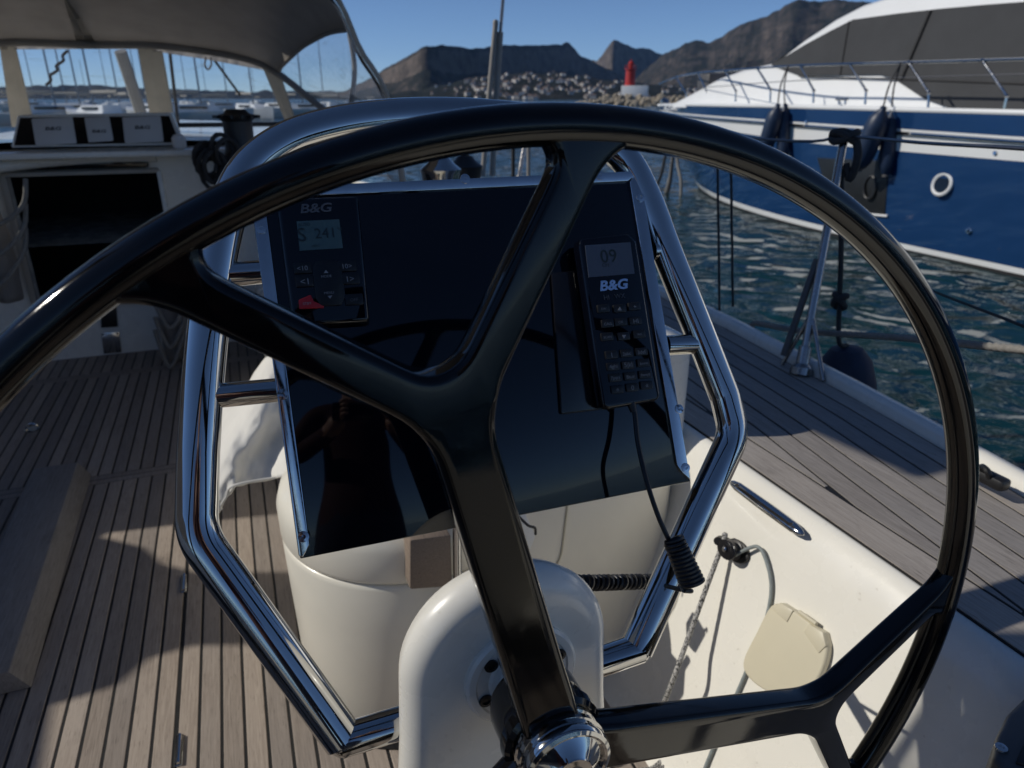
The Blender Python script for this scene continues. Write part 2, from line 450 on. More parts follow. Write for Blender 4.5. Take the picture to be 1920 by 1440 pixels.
peak = Hill('hill', [(1040, 170, 7200, 6700), (1090, 116, 6900, 6300), (1120, 112, 6500, 5900), (1135, 93, 6100, 5450), (1150, 75, 5800, 5100), (1185, 85, 6400, 5700), (1215, 94, 6900, 6200), (1245, 101, 7300, 6600), (1300, 112, 7700, 7000), (1420, 125, 8000, 7200)], peak_shape, .2, 7)
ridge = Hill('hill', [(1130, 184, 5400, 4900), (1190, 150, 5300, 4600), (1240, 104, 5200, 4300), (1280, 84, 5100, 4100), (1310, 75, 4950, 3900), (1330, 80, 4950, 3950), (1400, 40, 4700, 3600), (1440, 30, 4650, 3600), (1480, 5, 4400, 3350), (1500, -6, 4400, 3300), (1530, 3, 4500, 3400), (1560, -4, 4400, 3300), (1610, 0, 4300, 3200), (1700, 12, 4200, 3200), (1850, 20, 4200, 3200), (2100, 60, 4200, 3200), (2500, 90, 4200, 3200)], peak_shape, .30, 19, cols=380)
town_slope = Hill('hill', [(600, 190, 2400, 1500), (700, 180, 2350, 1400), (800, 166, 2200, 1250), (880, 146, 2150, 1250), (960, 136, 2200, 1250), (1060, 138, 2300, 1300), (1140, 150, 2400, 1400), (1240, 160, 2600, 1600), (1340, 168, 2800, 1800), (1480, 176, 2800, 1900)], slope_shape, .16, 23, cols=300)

# ------------------------------------------------------------------ the town on the slopes: every house a thing of its own
def make_houses():
    wall_m = [pbr('house wall %d' % i, c, .8, var=.05, vscale=.05) for i, c in enumerate([(.64, .62, .58), (.46, .43, .39), (.32, .29, .26)])]
    roof_m = pbr('terracotta roof', (.17, .12, .10), .9, var=.15, vscale=.2)
    protos = []
    for i, (w, d, h) in enumerate([(8, 6, 5), (11, 7, 7), (5.5, 5, 4)]):
        t = thing('hillside_house', 'small pale house on the slope below the flat topped mountain', 'house', (0, 0, 0), 'town houses on the hillside')
        build('wall', MB().box((0, 0, h / 2 - 2), (w, d, h + 4)), wall_m[i], t, smooth=False)
        mb = MB(); z = h; o = .5
        vs = [(-w / 2 - o, -d / 2 - o, z), (w / 2 + o, -d / 2 - o, z), (w / 2 + o, d / 2 + o, z), (-w / 2 - o, d / 2 + o, z), (-w / 2 * .5, 0, z + 2.4), (w / 2 * .5, 0, z + 2.4)]
        mb.add(vs, [(0, 3, 2, 1), (0, 1, 5, 4), (1, 2, 5), (2, 3, 4, 5), (3, 0, 4)])
        build('roof', mb, roof_m, t, smooth=False)
        protos.append(t)
    used = [False] * 3
    def put(h, px, t, lab):
        p = h.at(px, t); k = rng.choice((0, 0, 1, 2, 2)); rz = rng.uniform(0, 3.1)
        if not used[k]:
            used[k] = True; protos[k].location = p; protos[k].rotation_euler = (0, 0, rz); protos[k]['label'] = lab
        else: copy_tree(protos[k], p, rz, lab)
    for i in range(190):
        px = rng.triangular(800, 1230, 1000); put(town_slope, px, rng.betavariate(1.5, 1.6) * .95 + .04, 'small pale house on the slope below the flat topped mountain')
    for i in range(48):
        put(town_slope, rng.uniform(1225, 1440), rng.uniform(.1, .98), 'small pale house on the slope beyond the red harbour light')
    for i in range(30):
        put(hill_left, rng.uniform(40, 640), rng.uniform(.02, .3), 'tiny pale house on the far shore seen through the canopy windows')
make_houses()

# ------------------------------------------------------------------ breakwater, harbour light
def polar(px, D, z):
    r = ray(px, 188); h = math.hypot(r.x, r.y); return V(r.x / h * D, r.y / h * D, z)
def make_breakwater():
    t = thing('breakwater', 'tan boulder breakwater in front of the town', 'breakwater', polar(1140, 240, ZW))
    mb = MB(); secs = []
    for i in range(24):
        px = 1085 + i * 13; D = 246 + i * .3; h = min(2.6, .1 + .55 * i)
        secs.append([polar(px, D - 5, ZW - 1), polar(px, D - 2, ZW + h), polar(px, D + 4, ZW + h), polar(px, D + 8, ZW - 1)])
    mb.loft(secs)
    build('core', mb, M['rock'], t)
    mes = []
    for k in range(7):
        bm = bmesh.new(); bmesh.ops.create_icosphere(bm, subdivisions=1, radius=1)
        for v in bm.verts: v.co = Vector((v.co.x * rng.uniform(.7, 1.15), v.co.y * rng.uniform(.7, 1.1), v.co.z * rng.uniform(.5, .9)))
        me = bpy.data.meshes.new('rock'); bm.to_mesh(me); bm.free(); finish(me, False, 30); me.materials.append(M['rock']); mes.append(me)
    for i in range(165):
        px = rng.uniform(1082, 1375); lev = rng.random() * min(1, .12 + (px - 1080) / 70)
        p = polar(px, 242 + lev * 5, ZW - .2 + lev * 3.1 * 1)
        o = bpy.data.objects.new('rock', rng.choice(mes)); COL.objects.link(o); o.parent = t; WL[o.name] = WL[t.name]
        o.location = p - WL[t.name]; o.rotation_euler = (rng.uniform(0, 6), rng.uniform(0, 6), rng.uniform(0, 6)); s_ = rng.uniform(.7, 1.35); o.scale = (s_, s_, s_)
make_breakwater()
def make_light():
    b = polar(1183, 250, ZW)
    t = thing('lighthouse', 'red harbour light tower on a white block at the end of the breakwater', 'lighthouse', b)
    d = (b - EYE); d.z = 0; d.normalize(); R = Matrix(((d.y, d.x, 0), (-d.x, d.y, 0), (0, 0, 1)))
    build('base_block', MB().box(b + V(0, 0, 3.2) + R @ V(1.0, 0, 0), (8.4, 6, 5.4), R), M['white'], t, bevel=.1)
    c = b + R @ V(-.6, 0, 5.9)
    build('tower', MB().lathe([(1.75, 0), (1.75, .4), (1.62, .45), (1.5, 4.6), (1.9, 4.7), (1.9, 5.0), (0, 5.02)], c, (0, 0, 1), 20), M['red'], t)
    build('lantern', MB().lathe([(.85, 5.0), (.85, 6.4), (1.0, 6.45), (.55, 7.1), (.12, 7.3), (.1, 7.9), (0, 7.92)], c, (0, 0, 1), 14), M['red'], t)
    mb = MB()
    for k in range(10):
        a = k * math.pi / 5; mb.tube([c + V(1.8 * math.cos(a), 1.8 * math.sin(a), 5), c + V(1.8 * math.cos(a), 1.8 * math.sin(a), 5.9)], .05, 6)
    mb.tube([c + V(1.8 * math.cos(a * math.pi / 10), 1.8 * math.sin(a * math.pi / 10), 5.9) for a in range(20)], .06, 6, closed=True)
    build('balcony_rail', mb, M['red'], t)
make_light()

# ------------------------------------------------------------------ moored boats beyond the canopy windows
def make_marina():
    t = thing('moored_boat', 'small white moored boat with a bare mast seen through the canopy windows', 'boat', (0, 0, 0), 'boats moored beyond the canopy')
    secs = []
    for y, w, z in [(-4.6, 1.3, .95), (-2, 1.6, .9), (1, 1.55, .95), (3.4, .95, 1.1), (5.2, .04, 1.3)]:
        secs.append([V(-w, y, z), V(-w * .85, y * .97, .3), V(-w * .4, y * .93, -.3), V(w * .4, y * .93, -.3), V(w * .85, y * .97, .3), V(w, y, z)])
    build('hull', MB().loft(secs), M['white'], t)
    build('cabin', MB().loft([[V(-.9, -2.2, .9), V(-.75, -2.2, 1.6), V(.75, -2.2, 1.6), V(.9, -2.2, .9)], [V(-.7, 2.4, 1.0), V(-.5, 1.6, 1.5), V(.5, 1.6, 1.5), V(.7, 2.4, 1.0)]]), M['white'], t)
    build('window', MB().box((0, -.2, 1.3), (1.68, 2.4, .22)), M['glassdark'], t)
    build('mast', MB().tube([V(0, .5, 1.4), V(0, .5, 12.5)], [.09, .06], 8), M['wire'], t)
    build('boom', MB().tube([V(0, .5, 2.6), V(0, -3.4, 2.6)], .13, 8), M['canvaslight'], t)
    spots = [(60, 150), (130, 110), (205, 190), (255, 130), (350, 170), (385, 240), (420, 120), (520, 110), (575, 95), (610, 130), (90, 80), (180, 75), (280, 88), (365, 78), (470, 90), (225, 100), (140, 95), (660, 230), (165, 260), (480, 270), (20, 230), (310, 280), (700, 300)]
    for i, (px, D) in enumerate(spots):
        p = polar(px, D, ZW); rz = rng.uniform(0, 6.28)
        if i == 0: t.location = p; t.rotation_euler = (0, 0, rz)
        else: copy_tree(t, p, rz)
make_marina()

# ================================================================== MOTOR YACHT alongside
XC = 11.1
def yz_sheer(Y): return interp(Y, [-4, 6, 8, 10.6, 14, 18], [1.09, 1.147, 1.168, 1.19, 1.185, 1.125])
def yhull(s, u):
    """s 0 waterline..1 sheer, u -1 stern..0..1 stem -> half breadth, Y"""
    B = 2.06 + .28 * s ** .8; Yb = 15.75 + 2.2 * s ** .85
    if u < 0: return B * (1 - .06 * u * u), 8 + u * 13
    return B * (1 - u ** 2.3), 8 + u * (Yb - 8)
def ypt(z, u, side=-1, out=0):
    Y = 8 + u * 9
    for _ in range(2):
        s = (z - ZW) / (yz_sheer(Y) - ZW); hb, Y = yhull(max(0, min(1, s)), u)
    return V(XC + side * (hb + out), Y, z)
US = [-1 + i * .125 for i in range(8)] + [i / 40 for i in range(41)]
yacht = thing('motor_yacht', 'large blue and white motor yacht moored alongside with charcoal covers', 'yacht', (XC, 8, ZW))
def yband(name, zf0, zf1, m, out=0, rows=3):
    mb = MB()
    for side in (-1, 1):
        g = [[ypt(zf0(u) + (zf1(u) - zf0(u)) * j / rows, u, side, out) for j in range(rows + 1)] for u in US]
        vs = [p for c in g for p in c]; k = rows + 1
        mb.add(vs, [(i * k + j, (i + 1) * k + j, (i + 1) * k + j + 1, i * k + j + 1) for i in range(len(US) - 1) for j in range(rows)])
    return build(name, mb, m, yacht, angle=180)
bz1 = lambda u: interp(8 + u * 9, [-5, 6.1, 9.4, 14, 17.5], [.60, .62, .65, .80, .90])
bz2 = lambda u: interp(8 + u * 9, [-5, 6.2, 8.1, 11, 13.3, 17.5], [.83, .886, .936, .985, 1.01, 1.05])
shz = lambda u: yz_sheer(8 + u * 9)
yband('keel', lambda u: ZW - .5, lambda u: ZW + .04, M['dark'])
yband('boot_stripe', lambda u: ZW + .04, lambda u: ZW + .115 + .05 * max(0, u), M['white'])
yband('hull_side', lambda u: ZW + .115 + .05 * max(0, u), bz1, M['navyhull'], rows=8)
yband('white_band', bz1, bz2, M['white'], .004)
yband('upper_strake', bz2, shz, M['navyhull'], rows=3)
mb = MB()
for side in (-1, 1): mb.tube([ypt(bz2(u) - .055, u, side, .02) for u in US], .028, 8)
build('rub_rail', mb, M['steel'], yacht)
mb = MB()
for side in (-1, 1): mb.tube([ypt(shz(u) + .012, u, side, -.02) for u in US], .035, 8)
build('cap_rail', mb, M['white'], yacht)
dk = [ypt(shz(u), u, -1, -.03) for u in US] + [ypt(shz(u), u, 1, -.03) for u in reversed(US)]
mb = MB(); n_ = len(US); mb.add(dk, [(i, i + 1, 2 * n_ - 2 - i, 2 * n_ - 1 - i) for i in range(n_ - 1)])
build('deck', mb, M['white'], yacht)
# deck house: side outline surveyed on the plane of its near side, tumblehome towards the roof
XS = 9.62
def hx(z): return XS + max(0, z - 1.2) * .16
def sidept(x, y, out=0):
    p = atX(x, y, XS)
    for _ in range(3): p = atX(x, y, hx(p.z) - out)
    return p
def mirror(p): return V(2 * XC - p.x, p.y, p.z)
house_px = [(1262, 193), (1290, 178), (1340, 150), (1385, 134), (1446, 120), (1500, 78), (1560, 38), (1610, 12), (1680, -10), (1780, -30), (1930, -44), (2200, -58)]
top = [sidept(*p) for p in house_px]
top.append(V(top[-1].x, -3.5, top[-1].z)); bot = [V(XS, p.y, 1.14) for p in top]
mb = MB(); secs = []
for a, b in zip(top, bot):
    cr = .10
    secs.append([b, V(hx(a.z) - .0, a.y, a.z - min(.06, (a.z - 1.14) * .3)), V(a.x + .12, a.y, a.z + .02), V(XC, a.y, a.z + cr), mirror(V(a.x + .12, a.y, a.z + .02)), mirror(V(hx(a.z), a.y, a.z - min(.06, (a.z - 1.14) * .3))), mirror(b)])
mb.loft(secs)
build('deck_house', mb, M['white'], yacht, angle=50)
cov = [(1446, 122), (1470, 108), (1510, 84), (1560, 57), (1600, 37), (1680, 26), (1760, 17), (1850, 9), (1930, 3), (2100, -8), (2300, -20), (2300, 205), (2000, 206), (1790, 206), (1735, 186), (1676, 147), (1650, 140), (1500, 142)]
for side in (0, 1):
    P = [sidept(x, y, .012) for x, y in cov]
    if side: P = [mirror(p) for p in P]
    build('window_cover', MB().prism(P, (-1 if not side else 1, 0, .16), .012), M['canvasdark'], yacht, smooth=False)
# windscreen cover wrapping the front
fr = [(1446, 121), (1480, 97), (1520, 72), (1560, 46), (1592, 30)]
sec = []
for x, y in fr:
    p = sidept(x, y); sec.append([V(p.x + .10, p.y + .02, p.z + .045), V(XC, p.y + .05, p.z + .125), mirror(V(p.x + .10, p.y + .02, p.z + .045))])
mb = MB(); mb.loft(sec, closed=False, caps=False); build('windscreen_cover', mb, M['canvasdark'], yacht)
for seam in ([(1592, 40), (1575, 142)], [(1745, 20), (1690, 150), ], [(1498, 143), (1640, 147), (1935, 158)]):
    build('cover_seam_and_shadow', MB().tube([sidept(x, y, .03) for x, y in seam], .03 if seam[0][0] == 1745 else .012, 6), M['dark'], yacht)  # the thickest slanted bar draws an antenna's shadow on the cover
# rails
def yrail(pts, r): return [atX(x, y, 9.0) for x, y in pts]
posts = [((1842, 113), (1888, 180), (1882, 206)), ((1704, 117), (1742, 174), (1740, 202)), ((1593, 120), (1624, 170), (1622, 196)), ((1501, 123), (1526, 170), (1525, 193)), ((1420, 128), (1445, 168), (1444, 192)), ((1360, 133), (1380, 171), (1379, 191)), ((1309, 137), (1325, 171), (1324, 190)), ((1268, 145), (1287, 176), (1286, 191)), ((2020, 108), (2080, 186), (2075, 216))]
def yx(px):                                   # rail runs just inboard of the sheer
    return interp(px, [1228, 1268, 1309, 1360, 1420, 1501, 3000], [10.7, 10.15, 9.7, 9.4, 9.15, 9.0, 9.0])
for a, b, c in posts:
    p = [atX(*a, yx(a[0])), atX(*b, yx(a[0]) - .02), atX(*c, yx(a[0]) - .02)]
    rp_ = build('rail_post', MB().tube(fillet(p, .05, 4), .017, 8), M['steel'], yacht)
    build('joint', MB().lathe([(0, -.03), (.021, -.02), (.03, 0), (.021, .02), (0, .03)], p[0], (0, 0, 1), 10), M['steel'], rp_)
    build('joint', MB().lathe([(0, -.028), (.02, -.018), (.028, 0), (.02, .018), (0, .028)], p[1], (0, 0, 1), 10), M['steel'], rp_)
railp = [(2200, 104), (2020, 108), (1842, 113), (1704, 117), (1593, 120), (1501, 123), (1420, 128), (1360, 133), (1309, 137), (1268, 145), (1236, 158)]
build('hand_rail', MB().tube(spline([atX(x, y, yx(x)) for x, y in railp], 4), .018, 8), M['steel'], yacht)
build('middle_rail', MB().tube(spline([atX(x, y + 28, yx(x)) for x, y in railp[:-1]], 4), .007, 6), M['wire'], yacht)
# porthole, anchor recess, fittings on the near side
def hullp(x, y, out=0.0):
    X = 8.85
    for _ in range(6):
        p = atX(x, y, X); u = (p.y - 8) / (7.75 + 2.2 * ((p.z - ZW) / 1.9) ** .85) if p.y > 8 else (p.y - 8) / 13
        q = ypt(p.z, u, -1, out); X = q.x
    return p
NS = V(-1, 0, .15).normalized()
c = hullp(1768, 346)
ring = build('porthole', MB().lathe([(.155, .0), (.155, .03), (.135, .045), (.112, .03), (.108, -.05)], c - V(.0, 0, 0), NS, 32), M['white'], yacht)
build('pane', MB().lathe([(.108, -.0), (0, .001)], c + NS * .022, NS, 24), M['glassdark'], ring)
build('exhaust_fitting', MB().lathe([(.045, 0), (.04, .02), (.022, .025), (.02, .0)], hullp(1818, 433), NS, 16), M['steel'], yacht)
for p in [(1866, 287), (1512, 228)]: build('drain_fitting', MB().lathe([(.03, 0), (.024, .015), (0, .016)], hullp(*p, .006), NS, 12), M['steel'], yacht)
q = [hullp(*p, .0) for p in [(1533, 296), (1668, 302), (1660, 402), (1560, 393)]]
pl = build('anchor_recess', MB().prism(q, NS, .014), M['recess'], yacht, bevel=.006)
c = hullp(1633, 352); ax = NS
path = [c + NS * .02 + V(0, .11 * math.cos(a * math.pi / 14), .16 * math.sin(a * math.pi / 14)) for a in range(28)]
build('oval_ring', MB().tube(path, .022, 8, closed=True), M['black'], pl)
build('recess_sill', MB().tube([hullp(1556, 396, .02), hullp(1664, 405, .02)], .018, 8), M['white'], pl)
e = hullp(1262, 203, .03)
text('AZIMUT', .62, e, (0.25, -.97, 0), (0, 0, 1), M['white'], yacht, bold=.02, shear=.2)
build('bow_lamp', MB().lathe([(.05, 0), (.11, .02), (.11, .1), (.05, .13), (0, .13)], V(XC, 17.7, 1.2), (0, -.5, .6), 16), M['steel'], yacht)
build('deck_locker', MB().box(atX(1335, 158, 10.2), (.5, .45, .42)), M['greyplate'], yacht, bevel=.04)
build('mooring_cleat', MB().tube([atX(1568, 186, 8.95), atX(1590, 186, 8.95)], .018, 8).tube([atX(1573, 186, 8.95), atX(1573, 196, 8.95)], .015, 8).tube([atX(1585, 186, 8.95), atX(1585, 196, 8.95)], .015, 8), M['steel'], yacht)

def fender(label, pa, pb, r, X, tie, grp='fenders hung on the motor yacht'):
    a, b = atX(*pa, X), atX(*pb, X); L = (b - a).length
    t = thing('hull_fender', label, 'fender', b, grp); d = (a - b).normalized()
    prof = [(0, 0), (r * .35, .01), (r * .6, .05 * L), (r * .9, .16 * L), (r, .3 * L), (r, .72 * L), (r * .88, .86 * L), (r * .55, .95 * L), (r * .3, L), (r * .28, L * 1.05), (0, L * 1.06)]
    build('body', MB().lathe(prof, b, d, 24), M['fender'], t)
    build('end_cap', MB().lathe([(r * .42, -.012), (r * .42, .03), (r * .3, .05)], b, d, 16), M['greyplate'], t)
    k = atX(*tie, yx(tie[0]) - .03)
    build('lanyard', MB().tube(spline([a, (a + k) / 2 + V(-.05, 0, 0), k], 5), .012, 6), M['roped'], t)
fender('navy fender hung nearest the yacht bow, light mark on its side', (1458, 200), (1432, 288), .135, 8.62, (1478, 123))
fender('slimmer navy fender hanging just behind the bow fender', (1472, 200), (1466, 310), .10, 8.80, (1478, 123))
fender('long tilted navy fender in front of the dark hull recess', (1655, 206), (1608, 318), .15, 8.55, (1689, 117))
fender('slim navy fender hanging aft of the long tilted fender', (1672, 212), (1660, 330), .11, 8.78, (1690, 117))

# ================================================================== OWN BOAT: floor, coaming, side deck, hull
CL = -0.65                                            # centreline of the sailing yacht
HOLE = (.283, 1.45, .30)                               # round locker standing through the floor
floor = struct('cockpit_floor', MB().box((CL, 2.0, -.0265), (3.0, 5.6, .05)), M['caulk'], smooth=False)
def plank_box(x0, x1, y0, y1, parent, m, z0=-.012, z1=.0):
    mb = MB().box(((x0 + x1) / 2, (y0 + y1) / 2, (z0 + z1) / 2), (x1 - x0, y1 - y0, z1 - z0))
    return build('plank', mb, m, parent, bevel=.0012, seg=1, smooth=False)
xs_ = [-.276 + .0482 * k for k in range(-22, 21)]
for a, b in zip(xs_[:-1], xs_[1:]):
    g0 = .0033 if abs(a + .276) > .001 else .005; g1 = .0033 if abs(b + .276) > .001 else .005
    for (y0, y1) in ((-.6, 2.705), (2.775, 3.93), (4.0, 4.5)):
        plank_box(a + g0, b - g1, y0 + .003, y1 - .003, floor, M['teak'])
for y0, y1 in ((2.705, 2.7385), (2.7415, 2.775), (3.93, 3.9635), (3.9665, 4.0)):
    plank_box(-1.34, .69, y0, y1 - .001, floor, M['teak'])
def floor_hinge(px, py, lab):
    p = atZ(px, py, 0); t = thing('floor_hinge', lab, 'hinge', p)
    build('leaf', MB().box(p + V(0, 0, .0015), (.016, .085, .004)), M['steel'], t, bevel=.001, seg=1)
    build('knuckle', MB().tube([p + V(0, -.04, .006), p + V(0, .04, .006)], .005, 8), M['steel'], t)
floor_hinge(336, 1408, 'steel hinge in the teak floor seam nearest the viewer')
floor_hinge(345, 1095, 'steel hinge in the teak floor seam further forward')
p = atZ(60, 806, 0); t = thing('pad_eye', 'small dark steel pad eye on the shaded teak floor', 'pad eye', p)
build('base', MB().lathe([(.03, 0), (.03, .004), (0, .005)], p, (0, 0, 1), 14), M['steel'], t)
build('ring', MB().tube([p + V(.022 * math.cos(a), .01, .006 + .02 * abs(math.sin(a))) for a in np.linspace(0, math.pi, 9)], .004, 6), M['steel'], t)

foot = thing('foot_chock', 'long slanted teak foot chock on the shaded floor at the far left', 'foot rest', (-.72, 2.2, 0))
def chock(Y):
    x = -.607 - (Y - 1.65) * .024; return [V(x, Y, .001), V(x - .035, Y, .062), V(x - .175, Y, .062), V(x - .215, Y, .001)]
build('top', MB().loft([chock(1.655), chock(2.2), chock(2.79)]), M['teakgrey'], foot, bevel=.003)

# round cream locker standing on the floor, its seam, the bench end beside it
lock = thing('round_locker', 'round cream locker standing behind the instrument panel', 'locker', (HOLE[0], HOLE[1], 0))
build('base_ring', MB().lathe([(.304, .0005), (.304, .003), (.296, .003)], (HOLE[0], HOLE[1], 0), (0, 0, 1), 80), M['black'], lock)
build('drum', MB().lathe([(.262, .002), (.266, .01), (.276, .30), (.279, .400), (.276, .408), (.2725, .412)], (HOLE[0], HOLE[1], 0), (0, 0, 1), 96), M['cream'], lock, angle=50)
build('lid', MB().lathe([(.2725, .414), (.2775, .418), (.281, .427), (.282, .49), (.272, .522), (.24, .545), (0, .55)], (HOLE[0], HOLE[1], 0), (0, 0, 1), 96), M['cream'], lock, angle=50)
bench = thing('cockpit_bench', 'cream moulded end of the starboard cockpit bench beside the coaming', 'bench', (.62, 1.6, 0))
build('end_moulding', MB().box((.635, 1.50, .30), (.47, .62, .60)), M['cream'], bench, bevel=.07, seg=6)
qs = [V(.41, 1.1885, .12), V(.66, 1.1885, .12), V(.66, 1.1885, .56), V(.41, 1.1885, .56)]
loop = fillet([V(.46, 1.188, .565), V(.585, 1.188, .565), V(.565, 1.188, .345), V(.40, 1.188, .335)], .075, 8)
build('lid_seam', MB().tube(loop, .0022, 6), M['ivory'], bench)
build('seat', MB().box((.45, 2.95, .22), (.80, 2.4, .42)), M['gel'], bench, bevel=.04, seg=4)
build('seat_back', MB().box((.86, 2.75, .42), (.12, 3.0, .84)), M['gel'], bench, bevel=.045, seg=5)
# teak pad and grey post fixed to the locker
tp = thing('teak_pad', 'small weathered teak pad on the front of the round locker', 'pad', atY(808, 1055, 1.14))
build('block', MB().prism([atY(768, 1013, 1.135), atY(846, 1003, 1.135), atY(849, 1101, 1.135), atY(768, 1107, 1.135)], (0, 1, 0), .06), M['teakblock'], tp, bevel=.006)
tp2 = tag(build('support_post', MB().tube([atY(857, 985, 1.14), atY(859, 1180, 1.14)], .009, 12), M['trim']), 'slim grey post beside the teak pad', 'post')
gl = thing('cloth_tag', 'small white cloth hanging under the panel beside the wheel spoke', 'cloth', atY(985, 1010, 1.10))
P = [atY(948, 965, 1.10), atY(985, 962, 1.13), atY(1006, 1008, 1.12), atY(993, 1040, 1.10), atY(968, 1032, 1.09)]
build('fold', MB().prism(P, (0, 1, .1), .018), M['cloth'], gl, bevel=.007, seg=3)
build('hook', MB().tube(spline([atY(972, 968, 1.10), atY(990, 985, 1.09), atY(1003, 990, 1.09), atY(1004, 1002, 1.09)], 5), .0028, 6), M['black'], gl)

# coaming: inner wall facing the cockpit, rolled edge up to the side deck
def coam(Y, s=1):
    sec = [(.64, -.02), (.668, .0), (.70, .03)] + [(.70 + (.872 - .70) * k / 6, .03 + (.49 - .03) * k / 6) for k in range(1, 6)]
    arc = [(.872, .49), (.884, .525), (.898, .555), (.913, .578), (.926, .594), (.936, .600)]
    sec += arc + [(.9415, .600), (.96, .585), (.96, .4), (.80, -.02)]
    return [V(x if s > 0 else 2 * CL - x, Y, z) for x, z in sec]
struct('coaming', MB().loft([coam(y) for y in (-.9, -.3, .2, .6, 1.0, 1.4, 2.5, 4.3)]), M['gel'], angle=60)
struct('coaming', MB().loft([coam(y, -1) for y in (-.9, .2, 1.0, 4.3)]), M['gel'], angle=60)
XO = lambda Y: interp(Y, [-1, -.3, .45, .79, 1.2, 1.95, 2.3, 3.5, 5, 7, 9, 10.5, 11.2], [1.13, 1.235, 1.335, 1.387, 1.45, 1.525, 1.535, 1.50, 1.38, 1.05, .38, -.3, CL + .02])
YS = [-.9 + .2 * i for i in range(61)]
sheet = []
deck = struct('side_deck', MB().loft([[V(.9425, y, .6022), V(max(.943, XO(y)), y, .6022), V(max(.943, XO(y)), y, .56), V(.9425, y, .56)] for y in YS if y < 7.2]), M['caulk'], smooth=False)
def strip(fin, fout, ys, parent, m, z=.594, z1=.604):
    secs = []
    for y in ys:
        a, b = fin(y), fout(y)
        if b - a < .002: continue
        secs.append([V(a, y, z), V(b, y, z), V(b, y, z1), V(a, y, z1)])
    if len(secs) > 1: return build('plank', MB().loft(secs), m, parent, smooth=False)
YD = [-.9 + .04 * i for i in range(190)]
strip(lambda y: .9455, lambda y: 1.018, YD, deck, M['teakgrey'])
W_ = .0575
for k in range(12):
    fo = lambda y, k=k: XO(y) - .03 - k * W_ - .0034
    fi = lambda y, k=k: max(XO(y) - .03 - (k + 1) * W_ + .0034, 1.025)
    for (a, b) in ((0, 88 + (k * 17) % 29), (88 + (k * 17) % 29, 189)):
        strip(fi, fo, YD[a:b + 1], deck, M['teakgrey'])
# aft strip of the coaming edge is plain wood capping
tr_ = thing('toe_rail', 'pale moulded toe rail along the outer edge of the side deck', 'toe rail', (1.5, 2, .6))
def rail_sec(y, s=1):
    x = XO(y); q = [(x - .028, .598), (x - .024, .622), (x - .01, .634), (x + .012, .632), (x + .026, .615), (x + .03, .57), (x + .005, .55), (x - .028, .56)]
    return [V(a if s > 0 else 2 * CL - a, y, b) for a, b in q]
build('rail', MB().loft([rail_sec(y) for y in YS]), M['gel'], tr_, angle=70)
def hull_sec(y, s):
    x = XO(y); k = max(.02, x - CL)
    q = [(CL + k, .575), (CL + k * .995 + .01, .2), (CL + k * .97, -.4), (CL + k * .90, -.8), (CL + k * .6, -1.1)]
    return [V(a if s > 0 else 2 * CL - a, y, b) for a, b in q]
mb = MB()
for s_ in (1, -1): mb.loft([hull_sec(y, s_) for y in YS], closed=False, caps=False)
ys0 = YS[0]; mb.add(hull_sec(ys0, 1) + hull_sec(ys0, -1)[::-1], [tuple(range(10))])
struct('sailing_yacht_hull', mb, M['gel'], angle=60)
struct('port_deck', MB().loft([[V(2 * CL - .93, y, .6), V(2 * CL - max(.94, XO(y)), y, .6), V(2 * CL - max(.94, XO(y)), y, .56), V(2 * CL - .93, y, .56)] for y in YS if y < 7.2]), M['teakgrey'], smooth=False)
struct('foredeck', MB().loft([[V(2 * CL - XO(y), y, .66), V(CL, y, .72), V(XO(y), y, .66), V(XO(y), y, .56), V(2 * CL - XO(y), y, .56)] for y in YS if y >= 6.9]), M['gel'], smooth=False)
fl = thing('fairlead', 'dark fairlead on the white toe rail beyond the wheel rim', 'fairlead', atZ(1842, 888, .63))
build('base', MB().box(atZ(1842, 890, .64), (.03, .10, .025)), M['black'], fl, bevel=.008)
build('horn', MB().tube(spline([atZ(1836, 882, .645), atZ(1842, 875, .66), atZ(1852, 884, .66), atZ(1856, 897, .645)], 5), .006, 8), M['black'], fl)

# ------------------------------------------------------------------ bulkhead, companionway, coachroof, instrument pod
YB = 4.3
bh = MB()
def bb(x0, x1, z0, z1, d=.08): bh.box(((x0 + x1) / 2, YB + d / 2, (z0 + z1) / 2), (x1 - x0, d, z1 - z0))
bb(-.345, .60, -.02, 1.06); bb(-1.9, -1.03, -.02, 1.06); bb(-1.03, -.345, .985, 1.06); bb(-1.03, -.345, -.02, .30)
struct('bulkhead', bh, M['gel'], smooth=False)
cw = MB(); cw.box((-.69, 5.6, .5), (1.6, .04, 1.2)); cw.box((-1.5, 5.0, .5), (.04, 1.2, 1.2)); cw.box((.12, 5.0, .5), (.04, 1.2, 1.2)); cw.box((-.69, 5.0, -.1), (1.6, 1.2, .04)); cw.box((-.69, 5.0, 1.05), (1.6, 1.2, .03))
struct('cabin_interior', cw, M['dark'], smooth=False)
cm = thing('companionway_trim', 'pale wood trim round the dark companionway opening', 'trim', (-.69, YB, .98))
build('top_trim', MB().box((-.69, YB - .012, .972), (.70, .03, .022)), M['canvaslight'], cm, bevel=.004)
build('side_trim', MB().box((-1.04, YB - .012, .64), (.03, .03, .66)), M['canvaslight'], cm, bevel=.004)
build('side_trim', MB().box((-.340, YB - .012, .64), (.022, .03, .66)), M['gel'], cm, bevel=.004)
build('sliding_hatch', MB().box((-.69, YB - .03, 1.015), (.62, .05, .05)), M['glassdark'], cm, bevel=.01)
build('sill', MB().box((-.69, YB - .02, .305), (.72, .06, .03)), M['teakgrey'], cm, bevel=.006)
